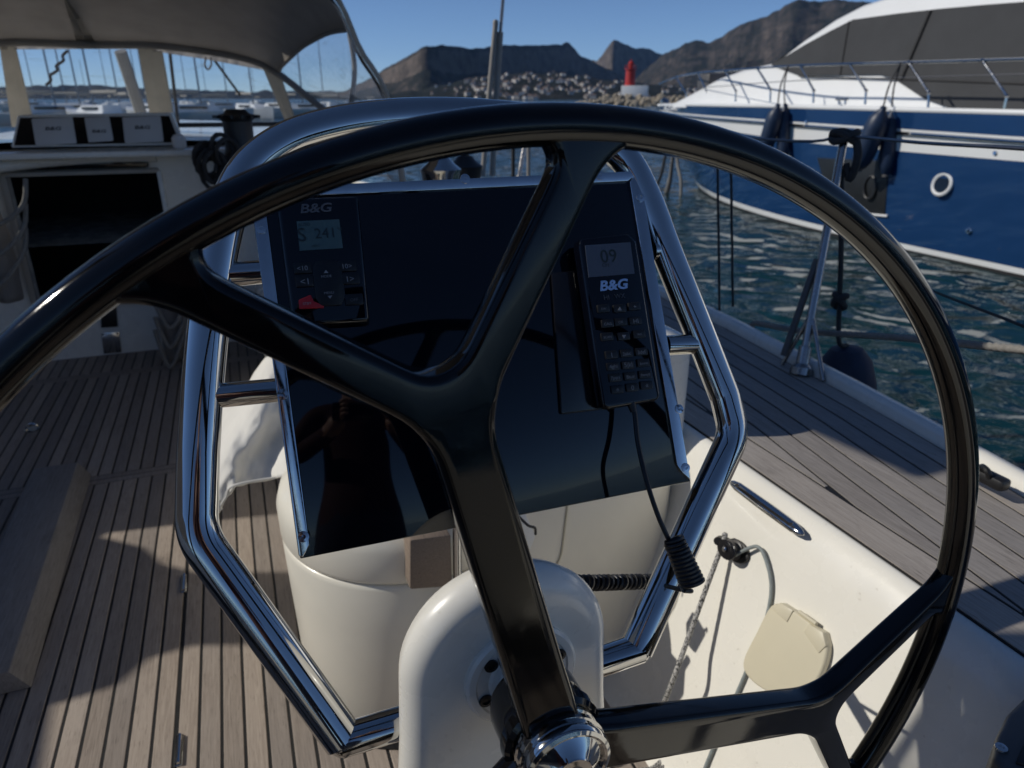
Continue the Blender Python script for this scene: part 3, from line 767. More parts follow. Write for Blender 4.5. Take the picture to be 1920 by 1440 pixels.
hd = MB().tube(spline([V(-1.45, 3.75, .93), V(-1.2, 4.05, .985), V(-1.0, 4.22, 1.02), V(-.7, 4.27, 1.04), V(-.34, 4.27, 1.045)], 8), .045, 12, up=(0, 0, 1), rb=.03)
tag(build('hatch_coaming', hd, M['gel']), 'curved white hatch coaming above the dark companionway', 'coaming')
struct('coachroof', MB().loft([[V(CL - 1.25, y, .6), V(CL - 1.1, y, 1.05), V(CL - .6, y, 1.11), V(CL, y, 1.13), V(CL + .6, y, 1.11), V(CL + 1.1, y, 1.05), V(CL + 1.25, y, .6)] for y in (4.382, 5.5, 7, 8.4)], caps=False), M['gel'], angle=30)
tag(build('windscreen_batten', MB().box((-.1, 5.55, 1.155), (2.0, .03, .03)), M['black'], bevel=.004), 'black batten along the foot of the canopy windows', 'batten')
# vent, label plate on the lower bulkhead
def bq(px, py): return atY(px, py, YB - .004)
lv = thing('bulkhead_vent', 'black square vent on the white bulkhead below the companionway', 'vent', bq(205, 595))
build('grille', MB().prism([bq(188, 572), bq(218, 570), bq(221, 612), bq(190, 614)], (0, -1, 0), .008), M['black'], lv, bevel=.002)
lp = thing('label_plate', 'grey label plate screwed on the white bulkhead under the black vent', 'sign', bq(208, 642))
pq = [bq(190, 624), bq(223, 622), bq(228, 660), bq(195, 663)]
build('plate', MB().prism(pq, (0, -1, 0), .005), M['trim'], lp, bevel=.001)
for q in pq: build('screw', MB().lathe([(.006, 0), (.005, .003), (0, .003)], q + V(0, -.006, 0) + (bq(208, 642) - q) * .15, (0, -1, 0), 8), M['black'], lp)

tag(build('pod_shelf', MB().box((-.62, 4.30, 1.066), (1.5, .36, .03)), M['gel'], bevel=.008), 'white shelf under the black instrument pod', 'shelf')
pod = thing('instrument_pod', 'black instrument pod with three white covers above the companionway', 'instrument pod', atY(180, 270, 4.22))
def pq_(px, py, out=0): return atY(px, py, 4.20 + (270 - py) / 60 * .09 - out)
fa = [pq_(20, 277), pq_(346, 272), pq_(322, 211), pq_(33, 216)]
build('housing', MB().loft([[p + V(0, .10, 0) + (p - (fa[0] + fa[2]) / 2) * .0 for p in fa], [p for p in fa]]), M['gel'], pod, bevel=.008)
fi_ = [pq_(27, 272, .006), pq_(336, 266, .006), pq_(317, 217, .006), pq_(38, 221, .006)]
build('face', MB().prism(fi_, (0, -1, -.7), .003), M['blackgloss'], pod, smooth=False)
for (q, lx, ly, lw) in (([(59, 222), (136, 219), (144, 266), (67, 270)], 100, 237, 30), ([(158, 220), (205, 218), (213, 261), (166, 264)], 186, 242, 27), ([(229, 219), (301, 217), (307, 263), (234, 266)], 267, 235, 29)):
    P = [pq_(x, y, .012) for x, y in q]
    cv = build('instrument_cover', MB().prism(P, (0, -1, -.7), .014), M['whiteplastic'], pod, bevel=.004)
    o = pq_(lx, ly, .012) + V(0, -1, -.7).normalized() * .0155
    w = (pq_(lx + lw / 2, ly) - pq_(lx - lw / 2, ly)).length
    text('B&G', w, o, (1, 0, 0), (0, .55, .8), M['darkprint'], cv, bold=.02, shear=.15, squash=.75)
build('knob', MB().lathe([(.02, 0), (.032, .01), (.034, .05), (.022, .065), (0, .068)], atY(338, 278, 4.15), (0, -.2, 1), 16), M['white'], pod)

# ------------------------------------------------------------------ canvas spray canopy
can = thing('spray_canopy', 'grey beige canvas spray canopy with clear windows over the companionway', 'canopy', (CL, 4.6, 1.1))
def half(pts): return [V(2 * CL - p.x, p.y, p.z) for p in reversed(pts)] + pts
h2r = [V(CL, 5.0, atY(0, 75, 5).z + .012)] + [atY(*p, 5.0) for p in [(140, 76), (280, 77), (400, 91), (480, 109), (530, 138), (570, 170), (625, 216)]] + [V(.84, 5.0, 1.02)]
h1r = [V(CL, 3.3, 2.04), V(-.25, 3.3, 2.01), V(.05, 3.3, 1.96), V(.26, 3.3, 1.89), V(.40, 3.3, 1.80)] + [atY(*p, 3.3) for p in [(633, 0), (657, 51), (676, 95), (728, 190)]] + [V(.745, 3.3, .86)]
def resample(P, n):
    P = spline(P, 10); L = [0]
    for a, b in zip(P[:-1], P[1:]): L.append(L[-1] + (b - a).length)
    out = []
    for i in range(n):
        d = L[-1] * i / (n - 1); k = max(j for j in range(len(L)) if L[j] <= d + 1e-9); k = min(k, len(P) - 2)
        out.append(P[k].lerp(P[k + 1], (d - L[k]) / max(1e-9, L[k + 1] - L[k])))
    return out
NS_ = 40
A1, A2 = resample(h1r, NS_), resample(h2r, NS_)
cut1, cut2 = 26, 24                                    # canvas above, clear vinyl below
def roofpt(i, j, rows=14):
    t = j / rows; p = A1[i].lerp(A2[i], t); s = i / NS_
    bul = .10 * math.sin(math.pi * t) * (1 - s * .75)                     # billow between the hoops
    wr = .006 * noise.noise(V(p.x * 7, p.y * 3, p.z * 5)) + .004 * math.sin(p.x * 34 + 4 * t) * max(0, t - .6)
    return p + V(bul * .4 * s, 0, bul + wr - .02 * max(0, t - .93) * 10)
def side_surface(i0f, i1f, name, m, rows=14):
    out = []
    for side in (1, -1):
        vs, k = [], 13
        for j in range(rows + 1):
            t = j / rows; a = i0f(t); b = i1f(t)
            for q in range(k):
                f = a + (b - a) * q / (k - 1); i = int(min(NS_ - 2, math.floor(f))); p = roofpt(i, j).lerp(roofpt(i + 1, j), f - i)
                vs.append(p if side > 0 else V(2 * CL - p.x, p.y, p.z))
        fs = [(j * k + q, j * k + q + 1, (j + 1) * k + q + 1, (j + 1) * k + q) for j in range(rows) for q in range(k - 1)]
        out.append(build(name, MB().add(vs, fs), m, can, angle=180))
    return out
near = lambda A, q: min(range(NS_), key=lambda i: (A[i] - q).length)
c1_, c2_ = near(A1, atY(660, 58, 3.3)), near(A2, atY(522, 131, 5.0))
cutf = lambda t: c1_ + (c2_ - c1_) * t
rf = side_surface(lambda t: 0, cutf, 'canvas_roof', M['canvas'])
for r_ in rf: r_.modifiers.new('thick', 'SOLIDIFY').thickness = .004
side_surface(cutf, lambda t: NS_ - 1.01, 'side_window', M['vinyl'])
for A, r, nm in ((A1, .014, 'hoop'), (A2, .014, 'hoop')):
    P = [V(p.x, p.y, p.z - .02) for p in half(A)]
    build(nm, MB().tube(P, r, 10), M['trim'], can)
P = [roofpt(i, 0) + V(0, -.004, 0) for i in range(NS_ - 1)]
build('edge_binding', MB().tube(P + [], .012, 8, up=(0, 1, 0), rb=.02), M['canvaslight'], can)
P = [A2[i] + V(0, -.012, -.022) for i in range(NS_)]
build('arch_sleeve', MB().tube(half(P), .021, 10, rfun=lambda i, t: 1 + .12 * math.sin(i * 1.9) * math.sin(t * 2)), M['canvas'], can)
e_ = [roofpt(int(cutf(j / 14)), j) for j in range(15)]
build('side_binding', MB().tube(e_, .010, 8), M['canvas'], can)
build('side_pole', MB().tube(spline([atY(655, 62, 4.1), atY(665, 130, 4.1), atY(657, 205, 4.1), atY(652, 250, 4.1)], 5), .013, 10), M['mast'], can)
def fw(px, py, out=0): return atY(px, py, 5.06 + (py - 85) / 150 * .5 - out)
val_top = [(-80, 74), (0, 74), (140, 75), (280, 76), (400, 90), (480, 108), (522, 131)]
def grid(name, top, bot, m, n=40, rows=6, ruf=.012, fr=2.6, parent=can):
    tx = [p[0] for p in top]; vs = []
    for i in range(n + 1):
        x = interp(i / n, np.linspace(0, 1, len(top)), tx); xb = interp(i / n, np.linspace(0, 1, len(bot)), [p[0] for p in bot])
        yt = interp(i / n, np.linspace(0, 1, len(top)), [p[1] for p in top]); yb = interp(i / n, np.linspace(0, 1, len(bot)), [p[1] for p in bot])
        for j in range(rows + 1):
            f = j / rows; r = ruf * math.sin(i * fr + math.sin(i * .7) * 2) * (.3 + f)
            vs.append(fw(x + (xb - x) * f, yt + (yb - yt) * f, .01 + r))
    k = rows + 1
    return build(name, MB().add(vs, [(i * k + j, (i + 1) * k + j, (i + 1) * k + j + 1, i * k + j + 1) for i in range(n) for j in range(rows)]), m, parent, angle=180)
grid('valance', val_top, [(-80, 92), (0, 93), (140, 92), (262, 92), (390, 112), (492, 131), (535, 152)], M['canvas'], n=90)
for tops, bots in (([(-2, 80), (30, 88)], [(22, 238), (66, 238)]), ([(257, 84), (305, 96)], [(285, 238), (330, 238)]), ([(491, 124), (519, 118)], [(540, 240), (560, 240)])):
    grid('window_strap', tops, bots, M['canvaslight'], n=8, rows=10, ruf=.006, fr=2.2)
for q in ([(-90, 85), (0, 85), (24, 240), (-60, 240)], [(28, 90), (258, 90), (288, 240), (62, 240)], [(303, 98), (492, 128), (542, 240), (326, 240)], [(517, 118), (560, 165), (640, 240), (556, 240)]):
    grid('window_pane', [q[0], q[1]], [q[3], q[2]], M['vinyl'], n=18, rows=12, ruf=.004, fr=.9)
build('strap_loop', MB().tube(spline([fw(386, 108, .05), fw(384, 122, .06), fw(390, 130, .06), fw(396, 122, .06), fw(395, 108, .05)], 5), .006, 6), M['wire'], can)

# ropes and mast gear on the coachroof, seen through the windows
for i, (a, b, r, Y0, Y1, lab) in enumerate([((318, 95), (334, 232), .012, 6.2, 6.4, 'dark vertical halyard seen through the second canopy window'), ((400, 110), (450, 178), .010, 6.3, 6.8, 'thin slanting line seen through the second canopy window'), ((226, 96), (272, 236), .045, 6.6, 6.8, 'grey slanting spar seen at the right edge of the first canopy window'), ((127, 95), (86, 160), .010, 6.5, 6.5, 'dark wavy rope seen through the first canopy window')]):
    p, q = atY(*a, Y0), atY(*b, Y1)
    if i == 3: path = spline([p.lerp(q, k / 7) + V(.012 * (-1) ** k * (k % 7 > 0), 0, 0) for k in range(8)], 4)
    else: path = [p, p.lerp(q, .5), q]
    tag(build('rigging_line' if r < .03 else 'spar', MB().tube(path, r, 8), M['roped'] if r < .03 else M['mast']), lab, 'rope' if r < .03 else 'spar')

# black covered winch with a heap of dark lines
wn = thing('covered_winch', 'black covered winch with a toothed rim standing on the cabin roof edge', 'winch', atY(452, 320, 3.95))
b = atY(452, 282, 3.95)
build('drum', MB().lathe([(.115, -.12), (.10, -.05), (.075, 0), (.068, .05), (.070, .135), (.085, .15), (.088, .165), (.06, .172), (.045, .19), (0, .192)], b, (0, 0, 1), 28), M['black'], wn)
for k in range(14):
    a = k * 2 * math.pi / 14; build('tooth', MB().box(b + V(.095 * math.cos(a), .095 * math.sin(a), .157), (.03, .012, .014), Matrix.Rotation(a, 3, 'Z')), M['black'], wn, smooth=False)
build('pedestal', MB().lathe([(.12, -.34), (.13, -.3), (.115, -.12)], b, (0, 0, 1), 24), M['black'], wn)
hp = thing('line_heap', 'dark tangled heap of lines hanging beside the black covered winch', 'rope heap', atY(410, 330, 3.9))
for k in range(9):
    c0 = atY(392 + rng.uniform(-8, 40), 280 + rng.uniform(0, 55), 3.85 + rng.uniform(-.05, .05))
    build('loop', MB().tube([c0 + V(.05 * math.cos(a) * rng.uniform(.9, 1.1), .03 * math.sin(a * 2), .075 * math.sin(a)) for a in np.linspace(0, 2 * math.pi, 15)[:-1]], .011, 6, closed=True), M['roped'], hp)
for px, py, Y, m, lab in ((826, 318, 2.6, M['steel'], 'polished chrome winch on the coaming glimpsed above the panel'), (872, 306, 3.0, M['black'], 'black covered winch on the coaming glimpsed under the wheel rim')):
    b = atY(px, py, Y); b.z = .80; t = thing('coaming_winch', lab, 'winch', b); h = atY(px, 292, Y).z - .80
    build('drum', MB().lathe([(.10, 0), (.10, .03), (.065, .06), (.055, h * .5), (.07, h * .82), (.075, h * .86), (.05, h * .92), (.03, h), (0, h)], b, (0, 0, 1), 28), m, t)
    build('handle_socket', MB().lathe([(.02, h), (.02, h + .01), (0, h + .01)], b, (0, 0, 1), 12), m, t)

# canvas bags with ropes at the port side of the companionway and beside the steps
def bag(name, px0, px1, py0, py1, Y, lab, m, rope=True):
    c = atY((px0 + px1) / 2, py1, Y); t = thing(name, lab, 'bag', c); n = 26; rows = 16; secs = []
    a, b = atY(px0, py0, Y), atY(px1, py1, Y); w, h = (b.x - a.x), a.z - b.z; cx = (a.x + b.x) / 2
    for j in range(rows + 1):
        f = j / rows; z = b.z + h * f; bul = (.75 + .25 * math.sin(math.pi * min(1, f * 1.3))) * (1 - .35 * f ** 3); sec = []
        for i in range(n):
            u = 2 * math.pi * i / n; k = 1 + .16 * noise.noise(V(math.cos(u) * 2, math.sin(u) * 2, z * 9 + px0)) + .05 * math.sin(u * 7 + f * 4)
            sec.append(V(cx + w / 2 * bul * math.cos(u) * k, Y + .09 * bul * math.sin(u) * k, z))
        secs.append(sec)
    build('sack', MB().loft(secs), m, t, angle=180)
    if rope:
        for k in range(3):
            y0 = py0 + (py1 - py0) * (.2 + .2 * k)
            build('cord', MB().tube(spline([atY(px0 + 5, y0, Y - .11), atY((px0 + px1) / 2, y0 + 45 + 12 * k, Y - .13), atY(px1 - 8, y0 + 10, Y - .11), atY(px1 - 2, y0 - 40, Y - .05)], 6), .011, 8), M['ropew'], t)
bag('canvas_bag', -70, 50, 330, 560, 4.1, 'grey canvas bag laced with cord left of the dark companionway', M['canvas'])
bag('canvas_bag', 285, 352, 545, 668, 4.05, 'grey canvas bag on the floor right of the bulkhead vent', M['canvas'])

# white cotton cover thrown over the bench end behind the guard frame
cv = thing('cotton_cover', 'crumpled white cotton cover thrown over the bench behind the guard frame', 'cover', atY(460, 950, 1.72))
def cover_grid():
    n, rows = 40, 34; vs = []
    L = [(388, 765), (398, 815), (395, 880), (393, 972)]; 
    for i in range(n + 1):
        u = i / n; x = 392 + u * 210
        yt = interp(x, [392, 410, 455, 475, 495, 520, 600], [775, 762, 738, 700, 672, 655, 640]); yb = interp(x, [392, 400, 412, 424, 440, 530, 600], [966, 974, 962, 934, 912, 893, 880])
        for j in range(rows + 1):
            f = j / rows; y = yt + (yb - yt) * f
            fold = .06 * noise.fractal(V(x * .012 + y * .004, y * .006, 2.2), 1, 2, 4) + .022 * math.sin(x * .05 + y * .028)
            fl_ = .05 * max(0, (f - .72) / .28) ** 2 * (1 if x > 425 else .3)                 # bottom hem kicks out
            vs.append(atY(x, y, 1.80 - (x - 392) / 210 * .16 - .10 * math.sin(f * 1.6) + .20 * (1 - f) ** 2 - fold - fl_))
    k = rows + 1
    return MB().add(vs, [(i * k + j, (i + 1) * k + j, (i + 1) * k + j + 1, i * k + j + 1) for i in range(n) for j in range(rows)])
o = build('sheet', cover_grid(), M['cloth'], cv, angle=180); sm = o.modifiers.new('thick', 'SOLIDIFY'); sm.thickness = .005
build('hem', MB().tube(spline([atY(400, 970, 1.66), atY(424, 932, 1.63), atY(440, 910, 1.60), atY(530, 893, 1.60), atY(600, 880, 1.60)], 6), 0.0032, 8), M['cloth'], cv)
build('eyelet_cord', MB().tube(spline([atY(402, 968, 1.66), atY(398, 948, 1.65), atY(408, 940, 1.65), atY(414, 955, 1.65)], 5), .005, 6), M['cloth'], cv)
# unseen port side shapes added to shade the floor
def floor_shade_sheet():
    t = thing('floor_shade_sheet', 'canvas weather cloth laced along the port guard wires', 'weather cloth', (2 * CL - 1.42, 1.0, .6))
    vs = []; n = 90; hs = lambda y: interp(y, [-1, 3.08, 3.13, 3.22, 3.4, 4.6], [1.56, 1.57, 1.60, 2.03, 2.08, 2.1])
    for i in range(n + 1):
        y = -1.0 + 5.6 * i / n; x = -2.65
        for j in range(9): vs.append(V(x + .01 * math.sin(y * 9 + j), y, .62 + (hs(y) - .62) * j / 8))
    o = build('cloth', MB().add(vs, [(i * 9 + j, (i + 1) * 9 + j, (i + 1) * 9 + j + 1, i * 9 + j + 1) for i in range(n) for j in range(8)]), M['canvas'], t, angle=180)
    o.modifiers.new('thick', 'SOLIDIFY').thickness = .003
    for y in (-.9, 1.2, 3.25, 4.5): build('post', MB().tube([V(-2.66, y, .6), V(-2.66, y, hs(y))], .012, 8), M['steel'], t)
floor_shade_sheet()
om = thing('floor_shade_blocker', 'outboard motor under a laced canvas hood clamped to the port rail', 'outboard', (-2.65, 2.72, 1.2))
hm = MB().lathe([(.12, .9), (.30, .95), (.38, 1.3), (.385, 1.50), (.365, 1.575), (.31, 1.66), (.215, 1.71), (.165, 1.79), (.165, 2.0), (.14, 2.06), (0, 2.08)], (-2.65, 2.71, 0), (0, 0, 1), 28)
hm.v = [(-2.65 + (x + 2.65) * .22, y, z) for x, y, z in hm.v]
build('blocker_body', hm, M['canvas'], om)  # unseen added shape, profiled to cast the rounded floor shadow
build('blocker_stand', MB().box((-2.65, 2.72, .7), (.12, .16, .6)), M['black'], om, bevel=.02)
# unseen canvas sheet added over the cockpit to shade the side deck
st_ = thing('deck_shade_sheet', 'canvas sun top stretched over the cockpit behind the spray canopy', 'awning', (-.8, 2.6, 2.2))
vs = []; n_, r_ = 24, 16
for i in range(n_ + 1):
    for j in range(r_ + 1):
        y = 1.66 + 2.3 * j / r_; xr = interp(y, [1.66, 1.86, 1.93, 2.02, 2.10, 2.3, 4], [-.75, -.72, -.66, -1.0, -1.18, -1.3, -1.3])
        xl = interp(y, [1.66, 1.9, 2.04, 2.12, 4], [-.83, -.86, -.95, -1.55, -1.6]) if False else xr
        x0 = interp(y, [1.6, 1.95, 2.06, 2.14, 4], [-.86, -.90, -1.30, -1.62, -1.62]); x1 = .42
        x = x0 + (x1 - x0) * i / n_; vs.append(V(x, y, 2.2 + .03 * math.sin(x * 2.2) - .02 * math.cos(y * 3)))
o = build('shade_cloth', MB().add(vs, [(i * (r_ + 1) + j, (i + 1) * (r_ + 1) + j, (i + 1) * (r_ + 1) + j + 1, i * (r_ + 1) + j + 1) for i in range(n_) for j in range(r_)]), M['canvas'], st_, angle=180)
o.modifiers.new('thick', 'SOLIDIFY').thickness = .003
def up_to(p, z=2.2):
    t = (z - p.z) / TOSUN.z; return p + TOSUN * t
WN_ = V(-.46, 0, .172).normalized(); WP_ = V(.872, 0, .49)
def wl(px, py): return atP(px, py, WP_, WN_)
sh = thing('coaming_shade_blocker', 'canvas shade flap rigged behind the sun top over the port helm', 'awning', (-1.3, 1.0, 2.2))  # added unseen cloths, outlined by projecting the coaming shadow sunwards
U = lambda p, z: up_to(p, z)
blocker = lambda nm, pts, z: build(nm, MB().prism([U(p, z) for p in pts], (0, 0, -1), .004), M['canvasdark'], sh, smooth=False)
blocker('corner_cloth', [atZ(2050, 1190, .6), atZ(1835, 1184, .6), atZ(1800, 1184, .6), atZ(1776, 1200, .58), wl(1758, 1236), wl(1792, 1300), wl(1850, 1300), atZ(2050, 1300, .6)], 2.215)
blocker('strip', [atZ(1800, 1206, .59), atZ(1789, 1213, .58), wl(1762, 1258), wl(1720, 1325), wl(1640, 1440), wl(1545, 1580), wl(1600, 1580), wl(1690, 1455), wl(1722, 1404), wl(1783, 1312), wl(1812, 1262)], 2.2)
build('cloth', MB().prism([U(p, 2.185) for p in (atZ(2050, 1230, .6), atZ(1850, 1226, .59), wl(1790, 1290), wl(1797, 1322), wl(1734, 1412), wl(1700, 1458), wl(1600, 1580))] + [V(-2.0, 1.41, 2.185), V(-1.6, 1.29, 2.185), V(-1.42, 1.0, 2.185), V(-.9, .7, 2.185)], (0, 0, -1), .004), M['canvasdark'], sh, smooth=False)
for y in (1.70, 3.9): build('bow', MB().tube([V(-.9, y, 2.19), V(-.2, y, 2.18), V(.41, y, 2.16)], .012, 8), M['steel'], st_)  # bows of the added deck shade sheet

# ================================================================== HELM: pod, guard frame, panel
HUB = V(.218, .492, .753)                              # wheel centre (rim plane)
helm = thing('helm_pod', 'white moulded helm pod behind the wheel hub', 'pedestal', (.218, .7, 0))
def pod_outline(inset, z0, drop=0):
    cx, R = .2105, .1165 - inset
    pts = []; zc = .7625 - drop
    for k in range(29):
        a = math.pi * k / 28; pts.append((cx + R * math.cos(a), zc + R * math.sin(a)))
    pts.append((cx - R - .004, .68)); pts.append((cx - R - .016, .55)); pts.append((cx - R - .03, .30)); pts.append((cx - R - .035, z0))
    pts.append((cx + R + .035, z0)); pts.append((cx + R + .03, .30)); pts.append((cx + R + .016, .55)); pts.append((cx + R + .004, .68))
    return pts
y0, RR = .546, .027; secs = []
for k in range(9):
    a = math.pi / 2 * k / 8                               # from the flat face round to the side
    secs.append([V(x, y0 + RR * (1 - math.cos(a)), z) for x, z in pod_outline(RR * (1 - math.sin(a)), .01)])
for dy, ins, dr in ((.045, .004, .004), (.065, .012, .012), (.09, .026, .028), (.115, .046, .05), (.135, .072, .08)):
    secs.append([V(x, y0 + dy, z) for x, z in pod_outline(ins, .01, dr)])
build('shell', MB().loft(secs), M['gel'], helm, angle=50)
ax = V(0, -1, 0); fo = V(HUB.x, y0 + .0005, HUB.z + .004)
build('bearing_flange', MB().lathe([(.062, 0), (.062, .005), (.059, .008), (.052, .0085), (.050, .007), (.038, .007), (.036, .010), (.030, .013), (.026, .022), (.020, .025)], fo, ax, 64), M['gel'], helm, angle=25)
for k in range(6):
    a = math.radians(22 + 60 * k); c = fo + V(.0445 * math.cos(a), 0, .0445 * math.sin(a)) + ax * .0074
    bo = build('bolt', MB().lathe([(.0075, 0), (.0072, .002), (.004, .0024), (.0038, .0006), (0, .0005)], c, ax, 16), M['black'], helm, angle=30)
sd = build('shaft', MB().lathe([(.019, 0), (.019, .07)], fo, ax, 24), M['steel'], helm)
# corrugated hose from the pod to the bench
hs = MB(); pth = []
a0, a1 = atY(1052, 1094, .70), atY(1238, 1090, .76)
for k in range(16 * 21 + 1):
    t = k / (16 * 21); an = 2 * math.pi * 21 * t; d = (a1 - a0).normalized(); u = d.cross(V(0, 0, 1)).normalized(); w = u.cross(d)
    pth.append(a0.lerp(a1, t) + (u * math.cos(an) + w * math.sin(an)) * .0085)
hs.tube(pth, .0033, 6)
tag(build('coiled_cable', hs, M['rubber']), 'black coiled cable running level from the helm pod behind the guard frame', 'cable')

# ---- panel plane (surveyed from its four corners)
P0 = V(.021, .875, 1.227); PU = V(1, -.024, .007).normalized(); PD = V(-.009, -.441, -.898); PD = (PD - PU * PD.dot(PU)).normalized(); PN = PD.cross(PU).normalized()
if PN.y > 0: PN = -PN
def onp(px, py, h=0): return atP(px, py, P0 + PN * h, PN)
def quadblock(q, h0, h1): return MB().prism([onp(x, y, h1) for x, y in q], -PN, h1 - h0)

gf = thing('guard_rail', 'polished steel guard frame looping round the instrument panel', 'guard rail', HUB + V(0, .12, -.02))
FH = -.012
corner = [(757, 1352), (648, 1388), (357, 1000), (356, 800), (408, 420), (520, 228), (900, 168), (1180, 262), (1268, 500), (1378, 792), (1368, 862), (1196, 1216), (1130, 1240)]
fp = {k: onp(*v, FH) for k, v in dict(fl=(741, 1358), ml=(645, 1387), bl=(368, 1003), mr=(1193, 1217), fr=(1146, 1233)).items()}
side_l = [onp(x, y, FH) for x, y in [(372, 850), (382, 700), (397, 560), (413, 455), (432, 383), (472, 312), (542, 262), (632, 234), (730, 220), (830, 216), (930, 220), (1030, 232), (1110, 255), (1172, 300), (1212, 372), (1250, 470), (1290, 570), (1330, 670), (1360, 745)]]
main = fillet([fp['ml'], fp['bl'], side_l[0]], [.075], 28)[:-1] + spline(side_l, 6) + fillet([onp(1364, 757, FH), onp(1376, 815, FH), fp['mr']], [.06], 28)[1:]
fp = [fp['fl'], fp['ml']] + [None] * 9 + [fp['mr'], fp['fr']]
build('loop', MB().tube(main, .0218, 32, up=PN, rb=.0185), M['steel'], gf, angle=70)
for nm, a, b in (('foot', fp[0], fp[1]), ('foot', fp[12], fp[11])):
    d = (a - b).normalized(); a = b + d * ((({True: .110, False: .311})[a.x < .2] - b.x) / d.x)
    f_ = build(nm, MB().tube([b - d * .004, a + d * .06], .0185, 24), M['steel'], gf)
    build('collar', MB().lathe([(.0178, -.006), (.0235, -.006), (.0245, 0), (.0235, .005), (.0178, .005)], a, d, 24), M['steel'], f_)
    build('weld', MB().lathe([(0, -.018), (.010, -.016), (.0165, -.008), (.018, 0), (.0165, .008), (0, .009)], b, d, 20), M['steel'], f_)
for a, b in (((402, 517), (492, 510)), ((388, 744), (524, 731)), ((1222, 470), (1262, 466)), ((1248, 648), (1318, 644))):
    A, B = onp(*a, FH), onp(*b, FH); d = (B - A).normalized()
    br = build('cross_bar', MB().tube([A, B], .0135, 20), M['steel'], gf)
pan = thing('helm_console', 'dark navy glossy instrument panel with steel edge trims', 'instrument panel', onp(880, 700))
outer = [(467, 352), (1200, 320), (1295, 903), (563, 1048)]
build('board', quadblock(outer, -.035, .0), M['acrylic'], pan, bevel=.0015, seg=2)
def trim(q): return build('edge_trim', quadblock(q, -.02, .003), M['trim'], pan, bevel=.0012, seg=2)
tl = trim([(467, 352), (497, 380), (580, 1022), (568, 1046), (560, 1042)])
tt = trim([(467, 352), (1200, 320), (1178, 339), (493, 371)])
tr2 = trim([(1200, 320), (1295, 900), (1280, 886), (1270, 872), (1181, 340)])
for (x, y), par in (((871, 337), tt), ((1123, 331), tt), ((600, 352), tt), ((1199, 372), tr2), ((1271, 767), tr2), ((1283, 877), tr2), ((490, 430), tl), ((530, 740), tl), ((569, 1006), tl)):
    sc = build('screw', MB().lathe([(.0062, .003), (.0060, .0042), (.0025, .0046), (.0024, .0035), (0, .0034)], onp(x, y, 0), PN, 16), M['trim'], par, angle=30)

# ---- autopilot controller
ap = thing('autopilot_controller', 'black autopilot keypad with grey green display on the upper left of the panel', 'controller', onp(600, 490))
apq = [(517, 372), (672, 366), (694, 603), (548, 612)]
build('case', quadblock(apq, 0, .016), M['acrylic'], ap, bevel=.005, seg=4)
AH = .0165
sc = build('display', quadblock([(556, 415), (636, 411), (643, 465), (562, 470)], .0155, AH), M['lcd'], ap, smooth=False)
UX, UY = PU, -PD
AX = (onp(690, 600, 0) - onp(548, 609, 0)).normalized(); AX = PU; AY = -PD
def wpx(w, x, y, h): return (onp(x + w / 2, y, h) - onp(x - w / 2, y, h)).length
def lab(body, w, x, y, parent, m='print', h=AH, **k):
    if body == '1': w = min(w, 1.2)
    return text(body, wpx(w, x, y, h), onp(x, y, h), AX, AY, M[m], parent, **k)
lab('B&G', 61, 593, 390, ap, 'dimprint', bold=.025, shear=.2, squash=.8)
lab('S', 15, 566, 440, sc, 'lcdink', h=AH + .0002)
lab('241', 36, 608, 437, sc, 'lcdink', h=AH + .0002)
lab('AUTO', 22, 570, 421, sc, 'lcdink', h=AH + .0002)
lab('°M', 8, 636, 429, sc, 'lcdink', h=AH + .0002)
lab('HDG', 14, 592, 461, sc, 'lcdink', h=AH + .0002)
def key(q, parent, nm='key', m='key', h0=.0155, h1=.019): return build(nm, quadblock(q, h0, h1), M[m], parent, bevel=.0012, seg=2)
def kq(x, y, w, h, sl=.13): return [(x - w / 2 - sl * h / 2, y - h / 2), (x + w / 2 - sl * h / 2, y - h / 2 - 2), (x + w / 2 + sl * h / 2, y + h / 2 - 2), (x - w / 2 + sl * h / 2, y + h / 2)]
KH = .0192
for body, w, x, y in (('<10', 20, 567, 503), ('<1', 15, 571, 528), ('10>', 17, 651, 499), ('1>', 13, 657, 523), ('OFF', 15, 664, 562)):
    kk = key(kq(x, y, 34, 21), ap); lab(body, w, x, y, kk, 'print' if body != 'OFF' else 'dimprint', h=KH)
ck = key([(592, 489), (630, 487), (640, 500), (648, 556), (640, 572), (602, 574), (592, 560), (585, 503)], ap)
lab('MODE', 19, 612, 518, ck, h=KH); lab('MENU', 18, 617, 549, ck, h=KH)
build('arrow', MB().prism([onp(611, 506, KH), onp(607, 512, KH), onp(616, 512, KH)], PN, .0003), M['print'], ck, smooth=False)
build('arrow', MB().prism([onp(619, 560, KH), onp(614, 555, KH), onp(623, 554, KH)], PN, .0003), M['print'], ck, smooth=False)
rk = key([(560, 562), (583, 552), (588, 564), (608, 573), (608, 577), (561, 579)], ap, 'standby_key', 'redkey')
lab('STBY', 16, 576, 569, rk, 'print', h=KH)

